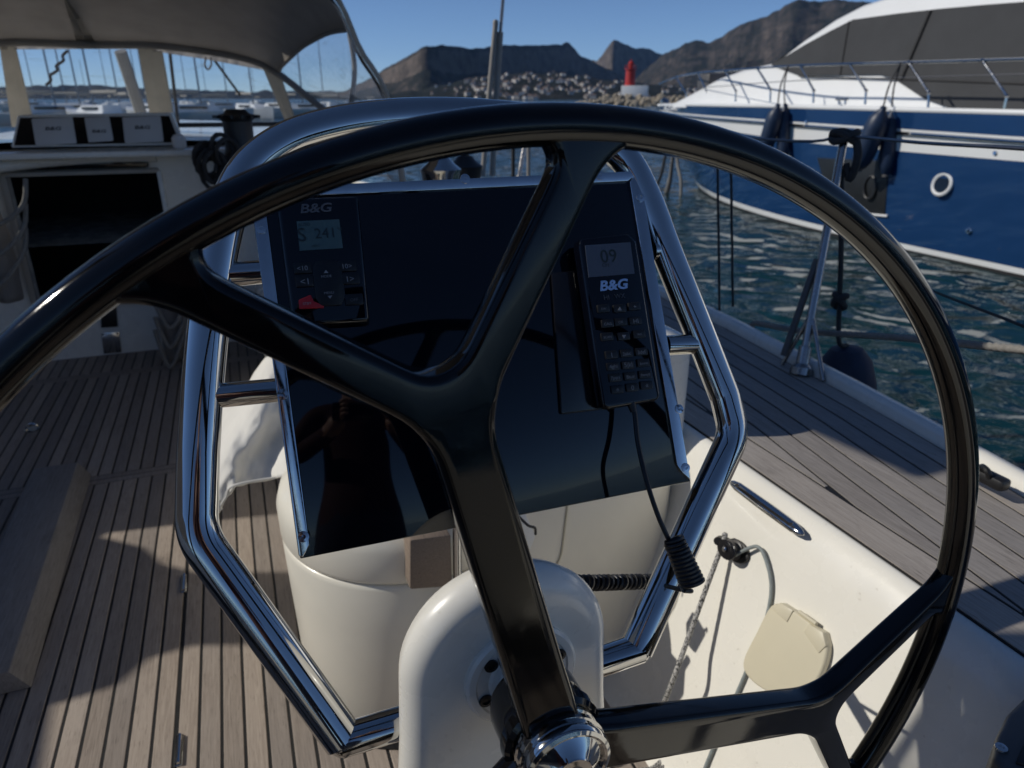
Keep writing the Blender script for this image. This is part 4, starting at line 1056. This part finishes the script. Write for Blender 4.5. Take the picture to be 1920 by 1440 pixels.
# ---- radio handset on the right of the panel
vh = thing('radio_handset', 'black radio handset with blue grey display clipped on the right of the panel', 'radio handset', onp(1170, 600))
H1 = .028
build('shadow_plate', quadblock([(1034, 512), (1085, 505), (1128, 768), (1052, 777)], 0, .005), M['blackgloss'], vh, bevel=.004)  # dark plate draws the handset's shadow and reflection on the panel
hb = [(1088, 446), (1178, 436), (1194, 452), (1240, 742), (1232, 752), (1140, 768), (1130, 760), (1086, 462)]
build('case', quadblock(hb, .006, H1), M['acrylic'], vh, bevel=.005, seg=4)
build('back_clip', quadblock([(1120, 560), (1185, 552), (1200, 640), (1135, 650)], 0, .010), M['black'], vh, bevel=.003)
ds = build('display', quadblock([(1097, 460), (1182, 454), (1190, 513), (1104, 520)], H1 - .001, H1 + .0006), M['lcdblue'], vh, smooth=False)
HH = H1 + .0008
lab('09', 30, 1141, 480, ds, 'lcdink', h=HH)
lab('CH', 12, 1135, 497, ds, 'lcdink', h=HH)
lab('B&G', 55, 1151, 534, vh, 'blueprint', h=HH, bold=.035, shear=.2, squash=.85)
lab('HI   WX', 40, 1152, 556, vh, 'dimprint', h=H1 + .0004)
KY = H1 + .0032
rows_ = [[('DW', 1132, 579), ('', 1162, 579), ('+', 1190, 575)], [('CALL', 1140, 607), ('OK', 1164, 604), ('HI', 1192, 602)], [('SCAN', 1139, 632), ('', 1170, 631), ('WX', 1199, 627)],
         [('1', 1147, 666), ('2abc', 1175, 663), ('3def', 1203, 660)], [('4ghi', 1150, 688), ('5jkl', 1178, 685), ('6mno', 1207, 681)], [('7pqrs', 1154, 709), ('8tuv', 1182, 706), ('9wxyz', 1210, 703)], [('*', 1158, 731), ('0', 1186, 727), ('«', 1213, 723)]]
for ri, row in enumerate(rows_):
    for body, x, y in row:
        kk = key(kq(x, y, 23, 15, .14), vh, 'key', 'key', H1 - .001, H1 + .003)
        if body: lab(body, {1: 5, 2: 9}.get(len(body), 15 if len(body) < 5 else 17), x, y, kk, 'print', h=KY)
        else:
            s_ = -1 if ri == 0 else 1
            build('arrow', MB().prism([onp(x, y + 4 * s_, KY), onp(x - 4, y - 3 * s_, KY), onp(x + 4, y - 3 * s_, KY)], PN, .0003), M['print'], kk, smooth=False)
cdp = [onp(1182, 752, .022), onp(1190, 775, .024), onp(1196, 830, .03), onp(1212, 900, .045), onp(1232, 962, .05), onp(1252, 1008, .052), onp(1264, 1030, .052)]
cord = thing('handset_cord', 'black coiled cord hanging from the radio handset over the guard frame', 'cord', cdp[0])
build('strain_relief', MB().tube([onp(1182, 752, .022), onp(1188, 772, .024)], [.0062, .004], 12), M['rubber'], cord)
build('lead', MB().tube(spline(cdp, 8), .0030, 10), M['rubber'], cord)
a0, a1 = onp(1262, 1010, .055), onp(1300, 1098, .060); d = (a1 - a0).normalized(); u = d.cross(PN).normalized(); w = u.cross(d); pth = []; N_ = 12
for k in range(18 * N_ + 1):
    t = k / (18 * N_); an = 2 * math.pi * N_ * t; r_ = .0105 + .003 * t; pth.append(a0.lerp(a1, t) + (u * math.cos(an) + w * math.sin(an)) * r_)
build('coil', MB().tube(pth, .0029, 7), M['rubber'], cord)
build('tail', MB().tube(spline([pth[-1], onp(1296, 1108, .055), onp(1270, 1104, .03), onp(1240, 1096, -.02), atY(1232, 1092, .755)], 8), .0030, 8), M['rubber'], cord)

# ================================================================== STEERING WHEEL
wh = thing('steering_wheel', 'large black three spoked steering wheel with chrome hub cap in the foreground', 'steering wheel', HUB)
RW, RT = .55, .0152
rim = [HUB + V(RW * math.cos(a), 0, RW * math.sin(a)) for a in np.linspace(0, 2 * math.pi, 181)[:-1]]
build('rim', MB().tube(rim, .0150, 28, closed=True, up=(0, 1, 0), rb=.0165), M['carbon'], wh, angle=180)
def spoke_outline():
    """outline of one Y shaped spoke: x along the stem from the hub, y across; rounded where the limbs flow together"""
    h = .0025; X = np.arange(-.012, .575, h); Y = np.arange(-.23, .2301, h); gx, gy = np.meshgrid(X, Y, indexing='ij')
    def cap(a, b, r0, r1):
        ax_, ay_ = a; bx_, by_ = b; dx, dy = bx_ - ax_, by_ - ay_
        t = np.clip(((gx - ax_) * dx + (gy - ay_) * dy) / (dx * dx + dy * dy), 0, 1)
        return np.hypot(gx - ax_ - t * dx, gy - ay_ - t * dy) - (r0 + (r1 - r0) * t)
    def smin(a, b, k):
        m = np.clip(.5 + .5 * (b - a) / k, 0, 1); return b + (a - b) * m - k * m * (1 - m)
    f = cap((.0, 0), (.362, 0), .0275, .0235)
    for s_ in (1, -1):
        th = s_ * math.radians(16.3); e = ((RW - .016) * math.cos(th), (RW - .016) * math.sin(th))
        arm = cap((.360, s_ * .004), e, .0172, .0150)
        er = ((RW - .006) * math.cos(th), (RW - .006) * math.sin(th)); tg = (-math.sin(th), math.cos(th)); rimcap = cap((er[0] - tg[0] * .030 - .0008 * math.cos(th), er[1] - tg[1] * .030), (er[0] + tg[0] * .030, er[1] + tg[1] * .030), .0065, .0065)
        arm = smin(arm, rimcap, .026); f = smin(f, arm, .022)
    # trace the zero contour
    segs = {}
    ip = lambda a, b, fa, fb: (a[0] + (b[0] - a[0]) * fa / (fa - fb), a[1] + (b[1] - a[1]) * fa / (fa - fb))
    nx, ny = f.shape; key_ = lambda i, j, d: (i, j, d); pos = {}; adj = {}
    for i in range(nx - 1):
        for j in range(ny - 1):
            c = [(i, j), (i + 1, j), (i + 1, j + 1), (i, j + 1)]; v = [f[q] for q in c]; cr_ = []
            if min(v) > 0 or max(v) < 0: continue
            for k in range(4):
                if (v[k] < 0) != (v[(k + 1) % 4] < 0):
                    A, B = sorted((c[k], c[(k + 1) % 4])); kk = (A, B)
                    pos[kk] = ip((X[A[0]], Y[A[1]]), (X[B[0]], Y[B[1]]), f[A], f[B]); cr_.append(kk)
            for q in range(0, len(cr_) - 1, 2):
                adj.setdefault(cr_[q], []).append(cr_[q + 1]); adj.setdefault(cr_[q + 1], []).append(cr_[q])
    best, seen = [], set()
    for start in adj:
        if start in seen: continue
        loop, prev = [start], None; seen.add(start)
        while True:
            nxt = [k for k in adj[loop[-1]] if k != prev and (k not in seen)]
            if not nxt: break
            prev = loop[-1]; loop.append(nxt[0]); seen.add(nxt[0])
        if len(loop) > len(best): best = loop
    loop = best
    P = [pos[k] for k in loop]
    L = np.array([0] + list(np.cumsum([math.dist(P[i], P[(i + 1) % len(P)]) for i in range(len(P))]))); n = int(L[-1] / .006)
    xs = np.array([p[0] for p in P] + [P[0][0]]); ys = np.array([p[1] for p in P] + [P[0][1]]); q = np.linspace(0, L[-1], n, endpoint=False)
    px, py = np.interp(q, L, xs), np.interp(q, L, ys)
    for _ in range(2): px = (np.roll(px, 1) + 2 * px + np.roll(px, -1)) / 4; py = (np.roll(py, 1) + 2 * py + np.roll(py, -1)) / 4
    return list(zip(px, py))
OUTL = spoke_outline()
def spoke_mesh():
    from mathutils.geometry import tessellate_polygon
    me = bpy.data.meshes.new('spoke'); bm = bmesh.new(); T_, RD = .0145, .0065
    P = np.array(OUTL); tg = np.roll(P, -1, 0) - np.roll(P, 1, 0); tg /= np.hypot(tg[:, 0], tg[:, 1])[:, None]
    area = .5 * np.sum(P[:, 0] * np.roll(P[:, 1], -1) - P[:, 1] * np.roll(P[:, 0], -1))
    nrm = np.c_[-tg[:, 1], tg[:, 0]] * (1 if area > 0 else -1)              # inward
    lev = [(RD * (1 - math.cos(t)), T_ - RD * (1 - math.sin(t))) for t in [math.pi / 2 - k * math.pi / 10 for k in range(6)]]
    lev = [(o, y) for o, y in [(RD * (1 - math.sin(t)), T_ - RD + RD * math.cos(t)) for t in np.linspace(0, math.pi / 2, 6)]]
    rings = []
    for sgn, ls in ((-1, lev), (1, lev[::-1])):
        for o_, y in ls:
            Q = P + nrm * o_; rings.append([bm.verts.new((q[0], sgn * y, q[1])) for q in Q])
    k = len(P)
    for r0, r1 in zip(rings[:-1], rings[1:]):
        for i in range(k): bm.faces.new((r0[i], r0[(i + 1) % k], r1[(i + 1) % k], r1[i]))
    for ring in (rings[0], rings[-1]):
        for t3 in tessellate_polygon([[Vector((v.co.x, v.co.z, 0)) for v in ring]]): bm.faces.new([ring[i] for i in t3])
    bmesh.ops.recalc_face_normals(bm, faces=bm.faces)
    for x in (.06, .362):
        bmesh.ops.bisect_plane(bm, geom=list(bm.verts) + list(bm.edges) + list(bm.faces), plane_co=(x, 0, 0), plane_no=(1, 0, 0))
    for v in bm.verts:
        x = v.co.x; v.co.y += interp(x, [.06, .362, .52], [-.036, -.019, .001])
        v.co.y *= 1 if x < .362 else interp(x, [.362, .47, .53], [1, .92, .80])
    bm.to_mesh(me); bm.free(); finish(me, True, 32); return me
SM = spoke_mesh()
for k in (103.6, -16.4, 223.6):
    o = link('spoke', SM if k > 0 and k < 110 else SM, M['carbon'] if k == 103.6 else None, wh)
    o.rotation_euler = (0, -math.radians(k), 0)
hc = V(HUB.x, HUB.z, 0)
build('hub', MB().lathe([(.030, .015), (.044, .02), (.047, .03), (.047, .062), (.050, .066), (.050, .078), (.046, .082), (.030, .083)], V(HUB.x, .538, HUB.z), ax, 64), M['carbon'], wh, angle=35)
cap = build('hub_cap', MB().lathe([(.040, .082), (.0435, .083), (.0435, .087), (.041, .0885), (.041, .091), (.0445, .093), (.0445, .098), (.0405, .0995), (.0405, .102), (.0435, .104), (.0440, .109), (.0425, .1125), (.039, .114), (.0365, .1132), (.0350, .111), (.0205, .1205), (.0192, .1222), (.0178, .122)], V(HUB.x, .538, HUB.z), ax, 72), M['steel'], wh, angle=32)
build('cap_insert', MB().lathe([(.0185, .1212), (.010, .1222), (0, .1225)], V(HUB.x, .538, HUB.z), ax, 40), M['greyplate'], cap)

# ================================================================== fittings on the coaming wall
WN = V(-.46, 0, .172).normalized(); WP = V(.872, 0, .49)
def onw(px, py, h=0): return atP(px, py, WP + WN * h, WN)
st = thing('chafe_strip', 'pointed polished steel chafe strip on the coaming edge', 'chafe strip', onw(1437, 953))
a, b = onw(1369, 902, .012), onw(1507, 1003, .012); d = b - a
pts = [a + d * t for t in (0, .04, .12, .5, .88, .96, 1)]; secs = []
SN = (WN + V(0, 0, .9)).normalized()
for p, w_ in zip(pts, (.002, .007, .0105, .0115, .0105, .007, .002)):
    n2 = SN.cross(d).normalized(); secs.append([p + n2 * (w_ * math.cos(t)) + SN * (w_ * .62 * math.sin(t)) for t in np.linspace(0, 2 * math.pi, 17)[:-1]])
build('bar', MB().loft(secs), M['steel'], st, angle=60)
for t in (.13, .86): build('screw', MB().lathe([(.0048, 0), (.004, .0012), (0, .0012)], a + d * t + SN * .0062, SN, 12), M['trim'], st)
bl = thing('turning_block', 'black turning block with ropes on the white coaming wall', 'block', onw(1388, 1040))
c = onw(1378, 1030, .0); B1 = onw(1400, 1050, 0)
RX = (onw(1415, 1055, 0) - onw(1345, 1005, 0)).normalized(); RZ = WN; RY = RZ.cross(RX)
def blk(x, y, z): return onw(1380, 1030, 0) + RX * x + RY * y + RZ * z
mb = MB().prism([blk(.030 * math.cos(t) * 1.15 + .008, .022 * math.sin(t), .0) for t in np.linspace(0, 2 * math.pi, 25)[:-1]], RZ, .008)
build('base', mb, M['black'], bl, bevel=.003)
build('sheave', MB().lathe([(.020, .008), (.021, .011), (.014, .014), (.014, .022), (.021, .026), (.020, .030)], blk(.006, 0, 0), RZ, 28), M['greyplate'], bl)
build('cheek', MB().prism([blk(.010 + .024 * math.cos(t) * (1.2 if math.cos(t) < 0 else 1), .019 * math.sin(t), .030) for t in np.linspace(0, 2 * math.pi, 25)[:-1]], RZ, .005), M['blackgloss'], bl, bevel=.002)
build('arm', MB().tube([blk(-.024, .004, .004), blk(-.03, .004, .02), blk(-.02, .004, .034)], .009, 12), M['black'], bl)
build('pin', MB().lathe([(.006, .034), (.006, .038), (.003, .040), (0, .040)], blk(.006, 0, 0), RZ, 14), M['steel'], bl)
ra = blk(-.016, .012, .024)
def rope_tube(path, r, m, parent=None, nm='rope', turns=90, amp=.10):
    L = [0]
    for p, q in zip(path[:-1], path[1:]): L.append(L[-1] + (q - p).length)
    return build(nm, MB().tube(path, r, 12, rfun=lambda i, t: 1 + amp * math.cos(3 * t - L[i] * turns)), m, parent, angle=180)
cr = thing('control_line', 'black and white flecked rope from the turning block down to the floor', 'rope', ra)
rp = spline([ra + V(0, .004, .004), ra, ra.lerp(onw(1258, 1285, .075), .35), ra.lerp(onw(1258, 1285, .075), .7), onw(1258, 1285, .075), atZ(1222, 1372, .05), atZ(1195, 1412, .008), atZ(1150, 1432, .006)], 14)
rope_tube(rp, .0052, M['flecked'], cr, turns=500, amp=.06)
co = thing('rope_coil', 'loose coil of flecked rope lying on the teak floor beside the wheel hub', 'rope', atZ(1180, 1415, 0))
ctr = atZ(1178, 1420, .008); cp = [ctr + V((.075 + .02 * math.sin(3.3 * a)) * math.cos(a), (.055 + .015 * math.cos(2.1 * a)) * math.sin(a), .004 * (a % 6.3) / 3) for a in np.linspace(0, 15, 90)]
rope_tube(cp, .0052, M['flecked'], co, turns=500, amp=.06)
tag(rope_tube(spline([blk(.02, -.004, .018), onw(1420, 1025, .012), onw(1440, 1062, .008), onw(1446, 1110, .006), onw(1434, 1170, .006), onw(1408, 1238, .006), onw(1382, 1300, .006), onw(1350, 1372, .006), onw(1322, 1440, .006), onw(1290, 1520, .006)], 10), .0036, M['ropeg'], None, 'thin_cord', 300, .04), 'thin grey blue cord lying in a curve on the white coaming wall', 'cord')
vl = thing('outlet_cover', 'ivory hinged outlet cover on the white coaming wall behind the lower spoke', 'cover', onw(1482, 1215))
oq = [None] + spline([onw(x, y) for x, y in [(1456, 1137), (1484, 1137), (1520, 1161), (1551, 1187), (1562, 1214), (1553, 1256), (1527, 1298), (1488, 1310), (1440, 1292), (1409, 1264), (1405, 1236), (1428, 1188)]], 4, closed=True) + [None]
build('lid', MB().prism(oq[1:-1], WN, .016), M['ivory'], vl, bevel=.0045, seg=3)
hq = lambda pts, h0, h1: MB().prism([onw(x, y, h0) for x, y in pts], WN, h1 - h0)
build('hinge', hq([(1456, 1140), (1476, 1131), (1500, 1146), (1488, 1168)], .0, .0185), M['ivory'], vl, bevel=.002)
build('hinge', hq([(1530, 1170), (1556, 1186), (1562, 1212), (1548, 1226), (1520, 1186)], .0, .0185), M['ivory'], vl, bevel=.002)
build('hinge_pin', MB().tube([onw(1499, 1147, .014), onw(1531, 1170, .014)], .0036, 10), M['ivory'], vl)
# brown grey plate at the lower right
gp = thing('seat_bracket', 'brown grey moulded bracket with a screw at the lower right edge', 'bracket', atZ(1910, 1390, .60))
bo_ = [atZ(x, y, .63) for x, y in [(1958, 1290), (1925, 1302), (1890, 1335), (1868, 1380), (1862, 1420), (1880, 1440), (1950, 1475), (2050, 1480), (2060, 1300)]]
build('plate', MB().prism(bo_, (0, 0, -1), .075), M['greyplate'], gp, bevel=.012, seg=4)
build('screw', MB().lathe([(.007, 0), (.0065, .002), (.003, .0022), (.0028, .0008), (0, .0008)], atZ(1877, 1403, .631), (0, 0, 1), 16), M['trim'], gp)
build('inset', MB().prism([atZ(x, y, .634) for x, y in [(1930, 1372), (1990, 1372), (1990, 1450), (1905, 1428)]], (0, 0, -1), .01), M['black'], gp, bevel=.002)

# ================================================================== stanchion, guard wires, ropes over the side
sb = atZ(1503, 690, .62); top_ = atX(1583, 256, 1.60)
sn = thing('stanchion', 'slanting steel stanchion with a knotted black top beside the toe rail', 'stanchion', sb)
build('tube', MB().tube([sb, top_], .0115, 16), M['dull'], sn)
build('socket', MB().lathe([(.03, -.02), (.03, 0), (.018, .012), (.017, .06), (.0126, .062)], sb, top_ - sb, 20), M['dull'], sn)
for dx, dy in ((-.005, .07), (.01, -.075)): build('brace', MB().tube([sb + V(dx, dy, -.012), sb.lerp(top_, .24)], .006, 10), M['dull'], sn)
P2 = sb.lerp(top_, .03) + V(-.02, .055, 0); build('backing_tube', MB().tube([P2, sb.lerp(top_, .47) + V(-.004, .012, 0)], .010, 12), M['greyplate'], sn)
build('top_knot', MB().tube([top_ + V(.03 * math.cos(a) * 1.0, .032 * math.sin(a), .012 * math.sin(a * 1.5)) for a in np.linspace(0, 12, 40)], .0105, 8), M['roped'], sn)
build('knot_tail', MB().tube(spline([top_ + V(.01, -.03, 0), top_ + V(.01, -.05, -.05), top_ + V(.01, -.035, -.11), top_ + V(0, -.02, -.07)], 6), .011, 8), M['roped'], sn)
t2 = copy_tree(sn, (1.50, 3.95, .62), 0, 'steel stanchion further forward glimpsed between wheel rim and panel')
tag(build('guard_wire', MB().tube(spline([V(1.50, 7.0, 1.2), V(1.575, 3.98, 1.24), atX(1417, 260, 1.60), top_, atX(1732, 268, 1.54), atX(1920, 279, 1.46), atX(2300, 310, 1.36)], 6), .0042, 8), M['wire']), 'thin dark guard wire passing over the top of the stanchion', 'wire')
tr = [V(1.55, 3.9, .72), atX(1330, 592, 1.58), atX(1420, 606, 1.57), atX(1510, 621, 1.56), atX(1700, 634, 1.53), atX(1920, 656, 1.46), atX(2300, 690, 1.36)]
tag(rope_tube(spline(tr, 40), .0085, M['ropew'], None, 'twisted_rope', 320, .22), 'thick twisted grey rope strung low past the stanchion', 'rope')
tag(build('dark_line', MB().tube(spline([atX(1640, 500, 2.6), atX(1755, 548, 2.0), atX(1920, 612, 1.62), atX(2100, 690, 1.4)], 6), .004, 8), M['roped']), 'thin dark line slanting down right over the water', 'rope')
for i, (x0, x1, y0, y1, X) in enumerate(((1345, 1349, 262, 585, 1.60), (1370, 1374, 262, 575, 1.60))):
    tag(rope_tube([atX(x0, y0, X).lerp(atX(x1, y1, X), k / 30) for k in range(31)], .0045, M['roped'], None, 'hanging_line', 300, .12), ['left one of two dark lines hanging from the guard wire', 'right one of two dark lines hanging from the guard wire'][i], 'rope', 'lines hanging from the guard wire')
nf = thing('navy_fender', 'navy cloth covered fender hanging outside the toe rail below the stanchion', 'fender', atX(1600, 740, 1.76))
a, b = atX(1588, 648, 1.74), atX(1588, 648, 1.74) + V(.05, -.06, -.75); L = (b - a).length; r = .095
build('body', MB().lathe([(0, 0), (r * .5, .01), (r * .8, .05), (r * .97, .12), (r, .2), (r, L - .18), (r * .8, L - .06), (0, L)], a, b - a, 28), M['navycloth'], nf)
build('label_patch', MB().prism([atX(1598, 742, 1.66), atX(1626, 735, 1.66), atX(1630, 760, 1.66), atX(1606, 764, 1.66)], (1, 0, 0), .03), M['whiteplastic'], nf, bevel=.003)
kt = atX(1574, 566, 1.68)
build('lanyard', MB().tube(spline([atX(1578, 262, 1.60), atX(1577, 470, 1.66), kt, atX(1573, 640, 1.70), a], 6), .0075, 8), M['roped'], nf)
build('knot', MB().tube([kt + V(.016 * math.cos(q), .016 * math.sin(q), .022 * math.sin(q * .7)) for q in np.linspace(0, 12, 40)], .010, 8), M['roped'], nf)
ml = thing('mooring_lines', 'slack grey mooring lines hanging from the yacht bow into the water', 'mooring lines', atX(1265, 420, 9.6))
for pts in ([(1270, 225), (1262, 290), (1255, 350), (1238, 400)], [(1272, 225), (1270, 300), (1277, 345), (1272, 410), (1255, 470)], [(1256, 225), (1246, 300), (1232, 345), (1210, 352)], [(1268, 228), (1258, 320), (1244, 370), (1225, 378)]):
    rope_tube(spline([atX(x, y, 9.6) for x, y in pts], 10), .035, M['ropew'] if len(ml.children) % 2 else M['roped'], ml, 'line', 60, .1)
s1 = thing('shroud_sleeve', 'taller of two pale rigging sleeves rising before the mountain', 'rigging', V(1.42, 3.9, .6))
def ay(x, y, Y=3.95): return atY(x, y, Y)
build('sleeve', MB().tube([ay(923, 330), ay(930, 190), ay(938, 60)], .0165, 12), M['mast'], s1)
build('wire', MB().tube([ay(938, 62), ay(943, 0), ay(956, -160)], .009, 10), M['wire'], s1)
s2 = thing('shroud_sleeve', 'shorter round topped rigging sleeve left of the taller one', 'rigging', V(1.38, 3.9, .6))
build('sleeve', MB().tube([ay(905, 330), ay(916, 190), ay(929, 48)], .0145, 12), M['mast'], s2)
build('cap', MB().lathe([(.0145, 0), (.016, .012), (.012, .026), (0, .03)], ay(929, 48), (0.02, 0, 1), 12), M['mast'], s2)
for o in (s1, s2): o['group'] = 'rigging sleeves beside the canopy'
for px in (962, 991): tag(build('gate_post', MB().tube([ay(px, 340, 4.4), ay(px, 262, 4.4)], .012, 10), M['mast' if px > 970 else 'roped']), 'dark post glimpsed under the wheel rim above the panel' if px < 970 else 'pale post glimpsed under the wheel rim above the panel', 'post')

# ================================================================== the photographer, behind the wheel (seen only in reflections)
def skinned(name, verts, edges, m, parent=None, root=0, sub=2):
    off = WL.get(parent.name, V(0, 0, 0)) if parent is not None else V(0, 0, 0)
    me = bpy.data.meshes.new(name); me.from_pydata([tuple(PF(v[0]) - off) for v in verts], edges, [])
    o = link(name, me, None, parent); o.modifiers.new('skin', 'SKIN')
    for sv, v in zip(me.skin_vertices[0].data, verts): sv.radius = v[1] if isinstance(v[1], tuple) else (v[1], v[1])
    me.skin_vertices[0].data[root].use_root = True
    sm = o.modifiers.new('sub', 'SUBSURF'); sm.levels = sub; sm.render_levels = sub
    bpy.context.view_layer.update()
    dg = bpy.context.evaluated_depsgraph_get(); nm_ = bpy.data.meshes.new_from_object(o.evaluated_get(dg))
    o.modifiers.clear(); o.data = nm_; bpy.data.meshes.remove(me); nm_.name = name
    for m_ in (m if isinstance(m, list) else [m]): nm_.materials.append(m_)
    for p in nm_.polygons: p.use_smooth = True
    return o
PO = V(-.115, -.30, .002)
def PF(v): return PO + V(v[0] * math.cos(HD) + v[1] * math.sin(HD), -v[0] * math.sin(HD) + v[1] * math.cos(HD), v[2])
def PI(p): p = p - PO; return V(p.x * math.cos(HD) - p.y * math.sin(HD), p.x * math.sin(HD) + p.y * math.cos(HD), p.z)
skin_m = pbr('skin', (.42, .25, .18), .5, var=.06, vscale=30)
jack_m = pbr('dark red jacket', (.045, .010, .012), .8, var=.12, vscale=20, bs=.3, bscale=300)
jean_m = pbr('dark blue trousers', (.022, .030, .055), .85, var=.15, vscale=30, bs=.3, bscale=500)
shoe_m = pbr('white deck shoe', (.55, .54, .52), .6, var=.06)
hair_m = pbr('dark brown hair', (.020, .014, .010), .55, var=.3, vscale=60)
pers = thing('person', 'person in a dark jacket and blue trousers holding up a phone behind the wheel', 'person', PO)
bv = [((0, 0, .94), (.155, .115)), ((0, 0, 1.08), (.145, .105)), ((0, .005, 1.26), (.165, .12)), ((0, -.005, 1.40), (.13, .095)), ((0, -.005, 1.485), (.058, .058)), ((0, .02, 1.545), (.062, .068)), ((0, .025, 1.615), (.077, .093)), ((0, .015, 1.69), (.066, .080)),
      ((.185, -.005, 1.405), .066), ((.265, .02, 1.20), .050), ((.125, .205, 1.265), .036), ((.100, .272, 1.295), .036),
      ((-.185, -.005, 1.405), .066), ((-.265, .02, 1.20), .050), ((-.125, .205, 1.265), .036), ((-.100, .272, 1.295), .036),
      ((.10, 0, .86), .105), ((.115, .02, .49), .066), ((.125, -.01, .10), .048), ((.14, .13, .045), (.044, .034)), ((.145, .18, .04), (.036, .026)),
      ((-.10, 0, .86), .105), ((-.115, .02, .49), .066), ((-.125, -.01, .10), .048), ((-.14, .13, .045), (.044, .034)), ((-.145, .18, .04), (.036, .026))]
be = [(0, 1), (1, 2), (2, 3), (3, 4), (4, 5), (5, 6), (6, 7), (3, 8), (8, 9), (9, 10), (10, 11), (3, 12), (12, 13), (13, 14), (14, 15), (0, 16), (16, 17), (17, 18), (18, 19), (19, 20), (0, 21), (21, 22), (22, 23), (23, 24), (24, 25)]
body = skinned('body', bv, be, [jack_m, jean_m, skin_m, shoe_m], pers)
for p in body.data.polygons:
    q = PI(p.center + PO)
    p.material_index = 2 if q.z > 1.475 or q.y > .215 else (3 if q.z < .085 else (1 if q.z < .93 else 0))
hv = MB(); secs = []
for k in range(9):
    a = math.pi / 2 * k / 8; z = 1.60 + .125 * math.sin(a); r_ = max(.004, math.cos(a)); secs.append([PF((.088 * r_ * math.cos(t), .004 + .103 * r_ * math.sin(t) - .012, z + .035 * (1 if math.sin(t) > .35 else 0) * (1 - k / 8))) for t in np.linspace(0, 2 * math.pi, 25)[:-1]])
build('hair', MB().loft(secs), hair_m, pers, angle=180)
for sx in (-1, 1):
    build('eye', MB().lathe([(0, -.012), (.009, -.008), (.012, 0), (.009, .008), (0, .012)], PF((sx * .031, .108, 1.612)), (0, 0, 1), 12), shoe_m, pers)
    build('ear', MB().tube([PF((sx * .079, .0, 1.58)), PF((sx * .088, -.006, 1.61)), PF((sx * .082, .004, 1.635))], [.009, .014, .010], 10), skin_m, pers)
    # four fingers behind and over the phone, thumb on its back edge
    for k in range(4):
        z = 1.347 - .019 * k; L = (.95, 1, .96, .84)[k]
        skinned('finger', [((sx * .096, .284, 1.318 - .012 * k), .0095), ((sx * .098, .310, z + .004), .0088), ((sx * .092, .3285, z + .002), .0078), ((sx * (.080 - .006 * L), .3305, z), .0068)], [(0, 1), (1, 2), (2, 3)], skin_m, pers, sub=1)
    skinned('thumb', [((sx * .092, .264, 1.288), .012), ((sx * .075, .277, 1.30), .0105), ((sx * .060, .290, 1.318), .0088)], [(0, 1), (1, 2)], skin_m, pers, sub=1)
build('nose', MB().tube([PF((0, .112, 1.625)), PF((0, .128, 1.592)), PF((0, .116, 1.582))], [.007, .013, .010], 10), skin_m, pers)
build('mouth', MB().tube([PF((-.022, .108, 1.556)), PF((0, .116, 1.557)), PF((.022, .108, 1.556))], [.003, .006, .003], 8), pbr('lips', (.30, .11, .10), .5), pers)
fdir = V(math.sin(HD) * math.cos(PIT), math.cos(HD) * math.cos(PIT), -math.sin(PIT)); rdir = V(math.cos(HD), -math.sin(HD), 0); udir = rdir.cross(fdir)
ph = thing('phone', 'dark phone held sideways by the person behind the wheel', 'phone', EYE - fdir * .01)
pc = EYE - fdir * .012 - rdir * .055 - udir * .015
build('case', MB().prism([pc + rdir * x + udir * y for x, y in fillet([(-.0, .036, 0), (.076, .036, 0), (.076, -.036, 0), (-.076, -.036, 0), (-.076, .036, 0), (0, .036, 0)], .010, 4) for x, y in [(x, y)]] if False else [pc + rdir * p.x + udir * p.y for p in fillet([(0, .036, 0), (.076, .036, 0), (.076, -.036, 0), (-.076, -.036, 0), (-.076, .036, 0), (0, .036, 0)], .010, 4)[:-1]], -fdir, .008), M['blackgloss'], ph, bevel=.0015)

# ================================================================== air: one closed box of thin haze round everything
def make_haze():
    m = bpy.data.materials.new('haze air'); m.use_nodes = True; t = m.node_tree
    for n in list(t.nodes):
        if n.type != 'OUTPUT_MATERIAL': t.nodes.remove(n)
    pv = t.nodes.new('ShaderNodeVolumePrincipled'); pv.inputs['Color'].default_value = (.30, .55, 1.0, 1); pv.inputs['Density'].default_value = 2.2e-5; pv.inputs['Anisotropy'].default_value = .1
    t.links.new(pv.outputs[0], t.nodes['Material Output'].inputs['Volume'])
    o = build('haze', MB().box((0, 0, 347.0), (26000, 26000, 706)), m, smooth=False)
    tag(o, 'thin blue haze in the air over the harbour', 'haze', kind='stuff')
make_haze()
S.cycles.volume_bounces = 0
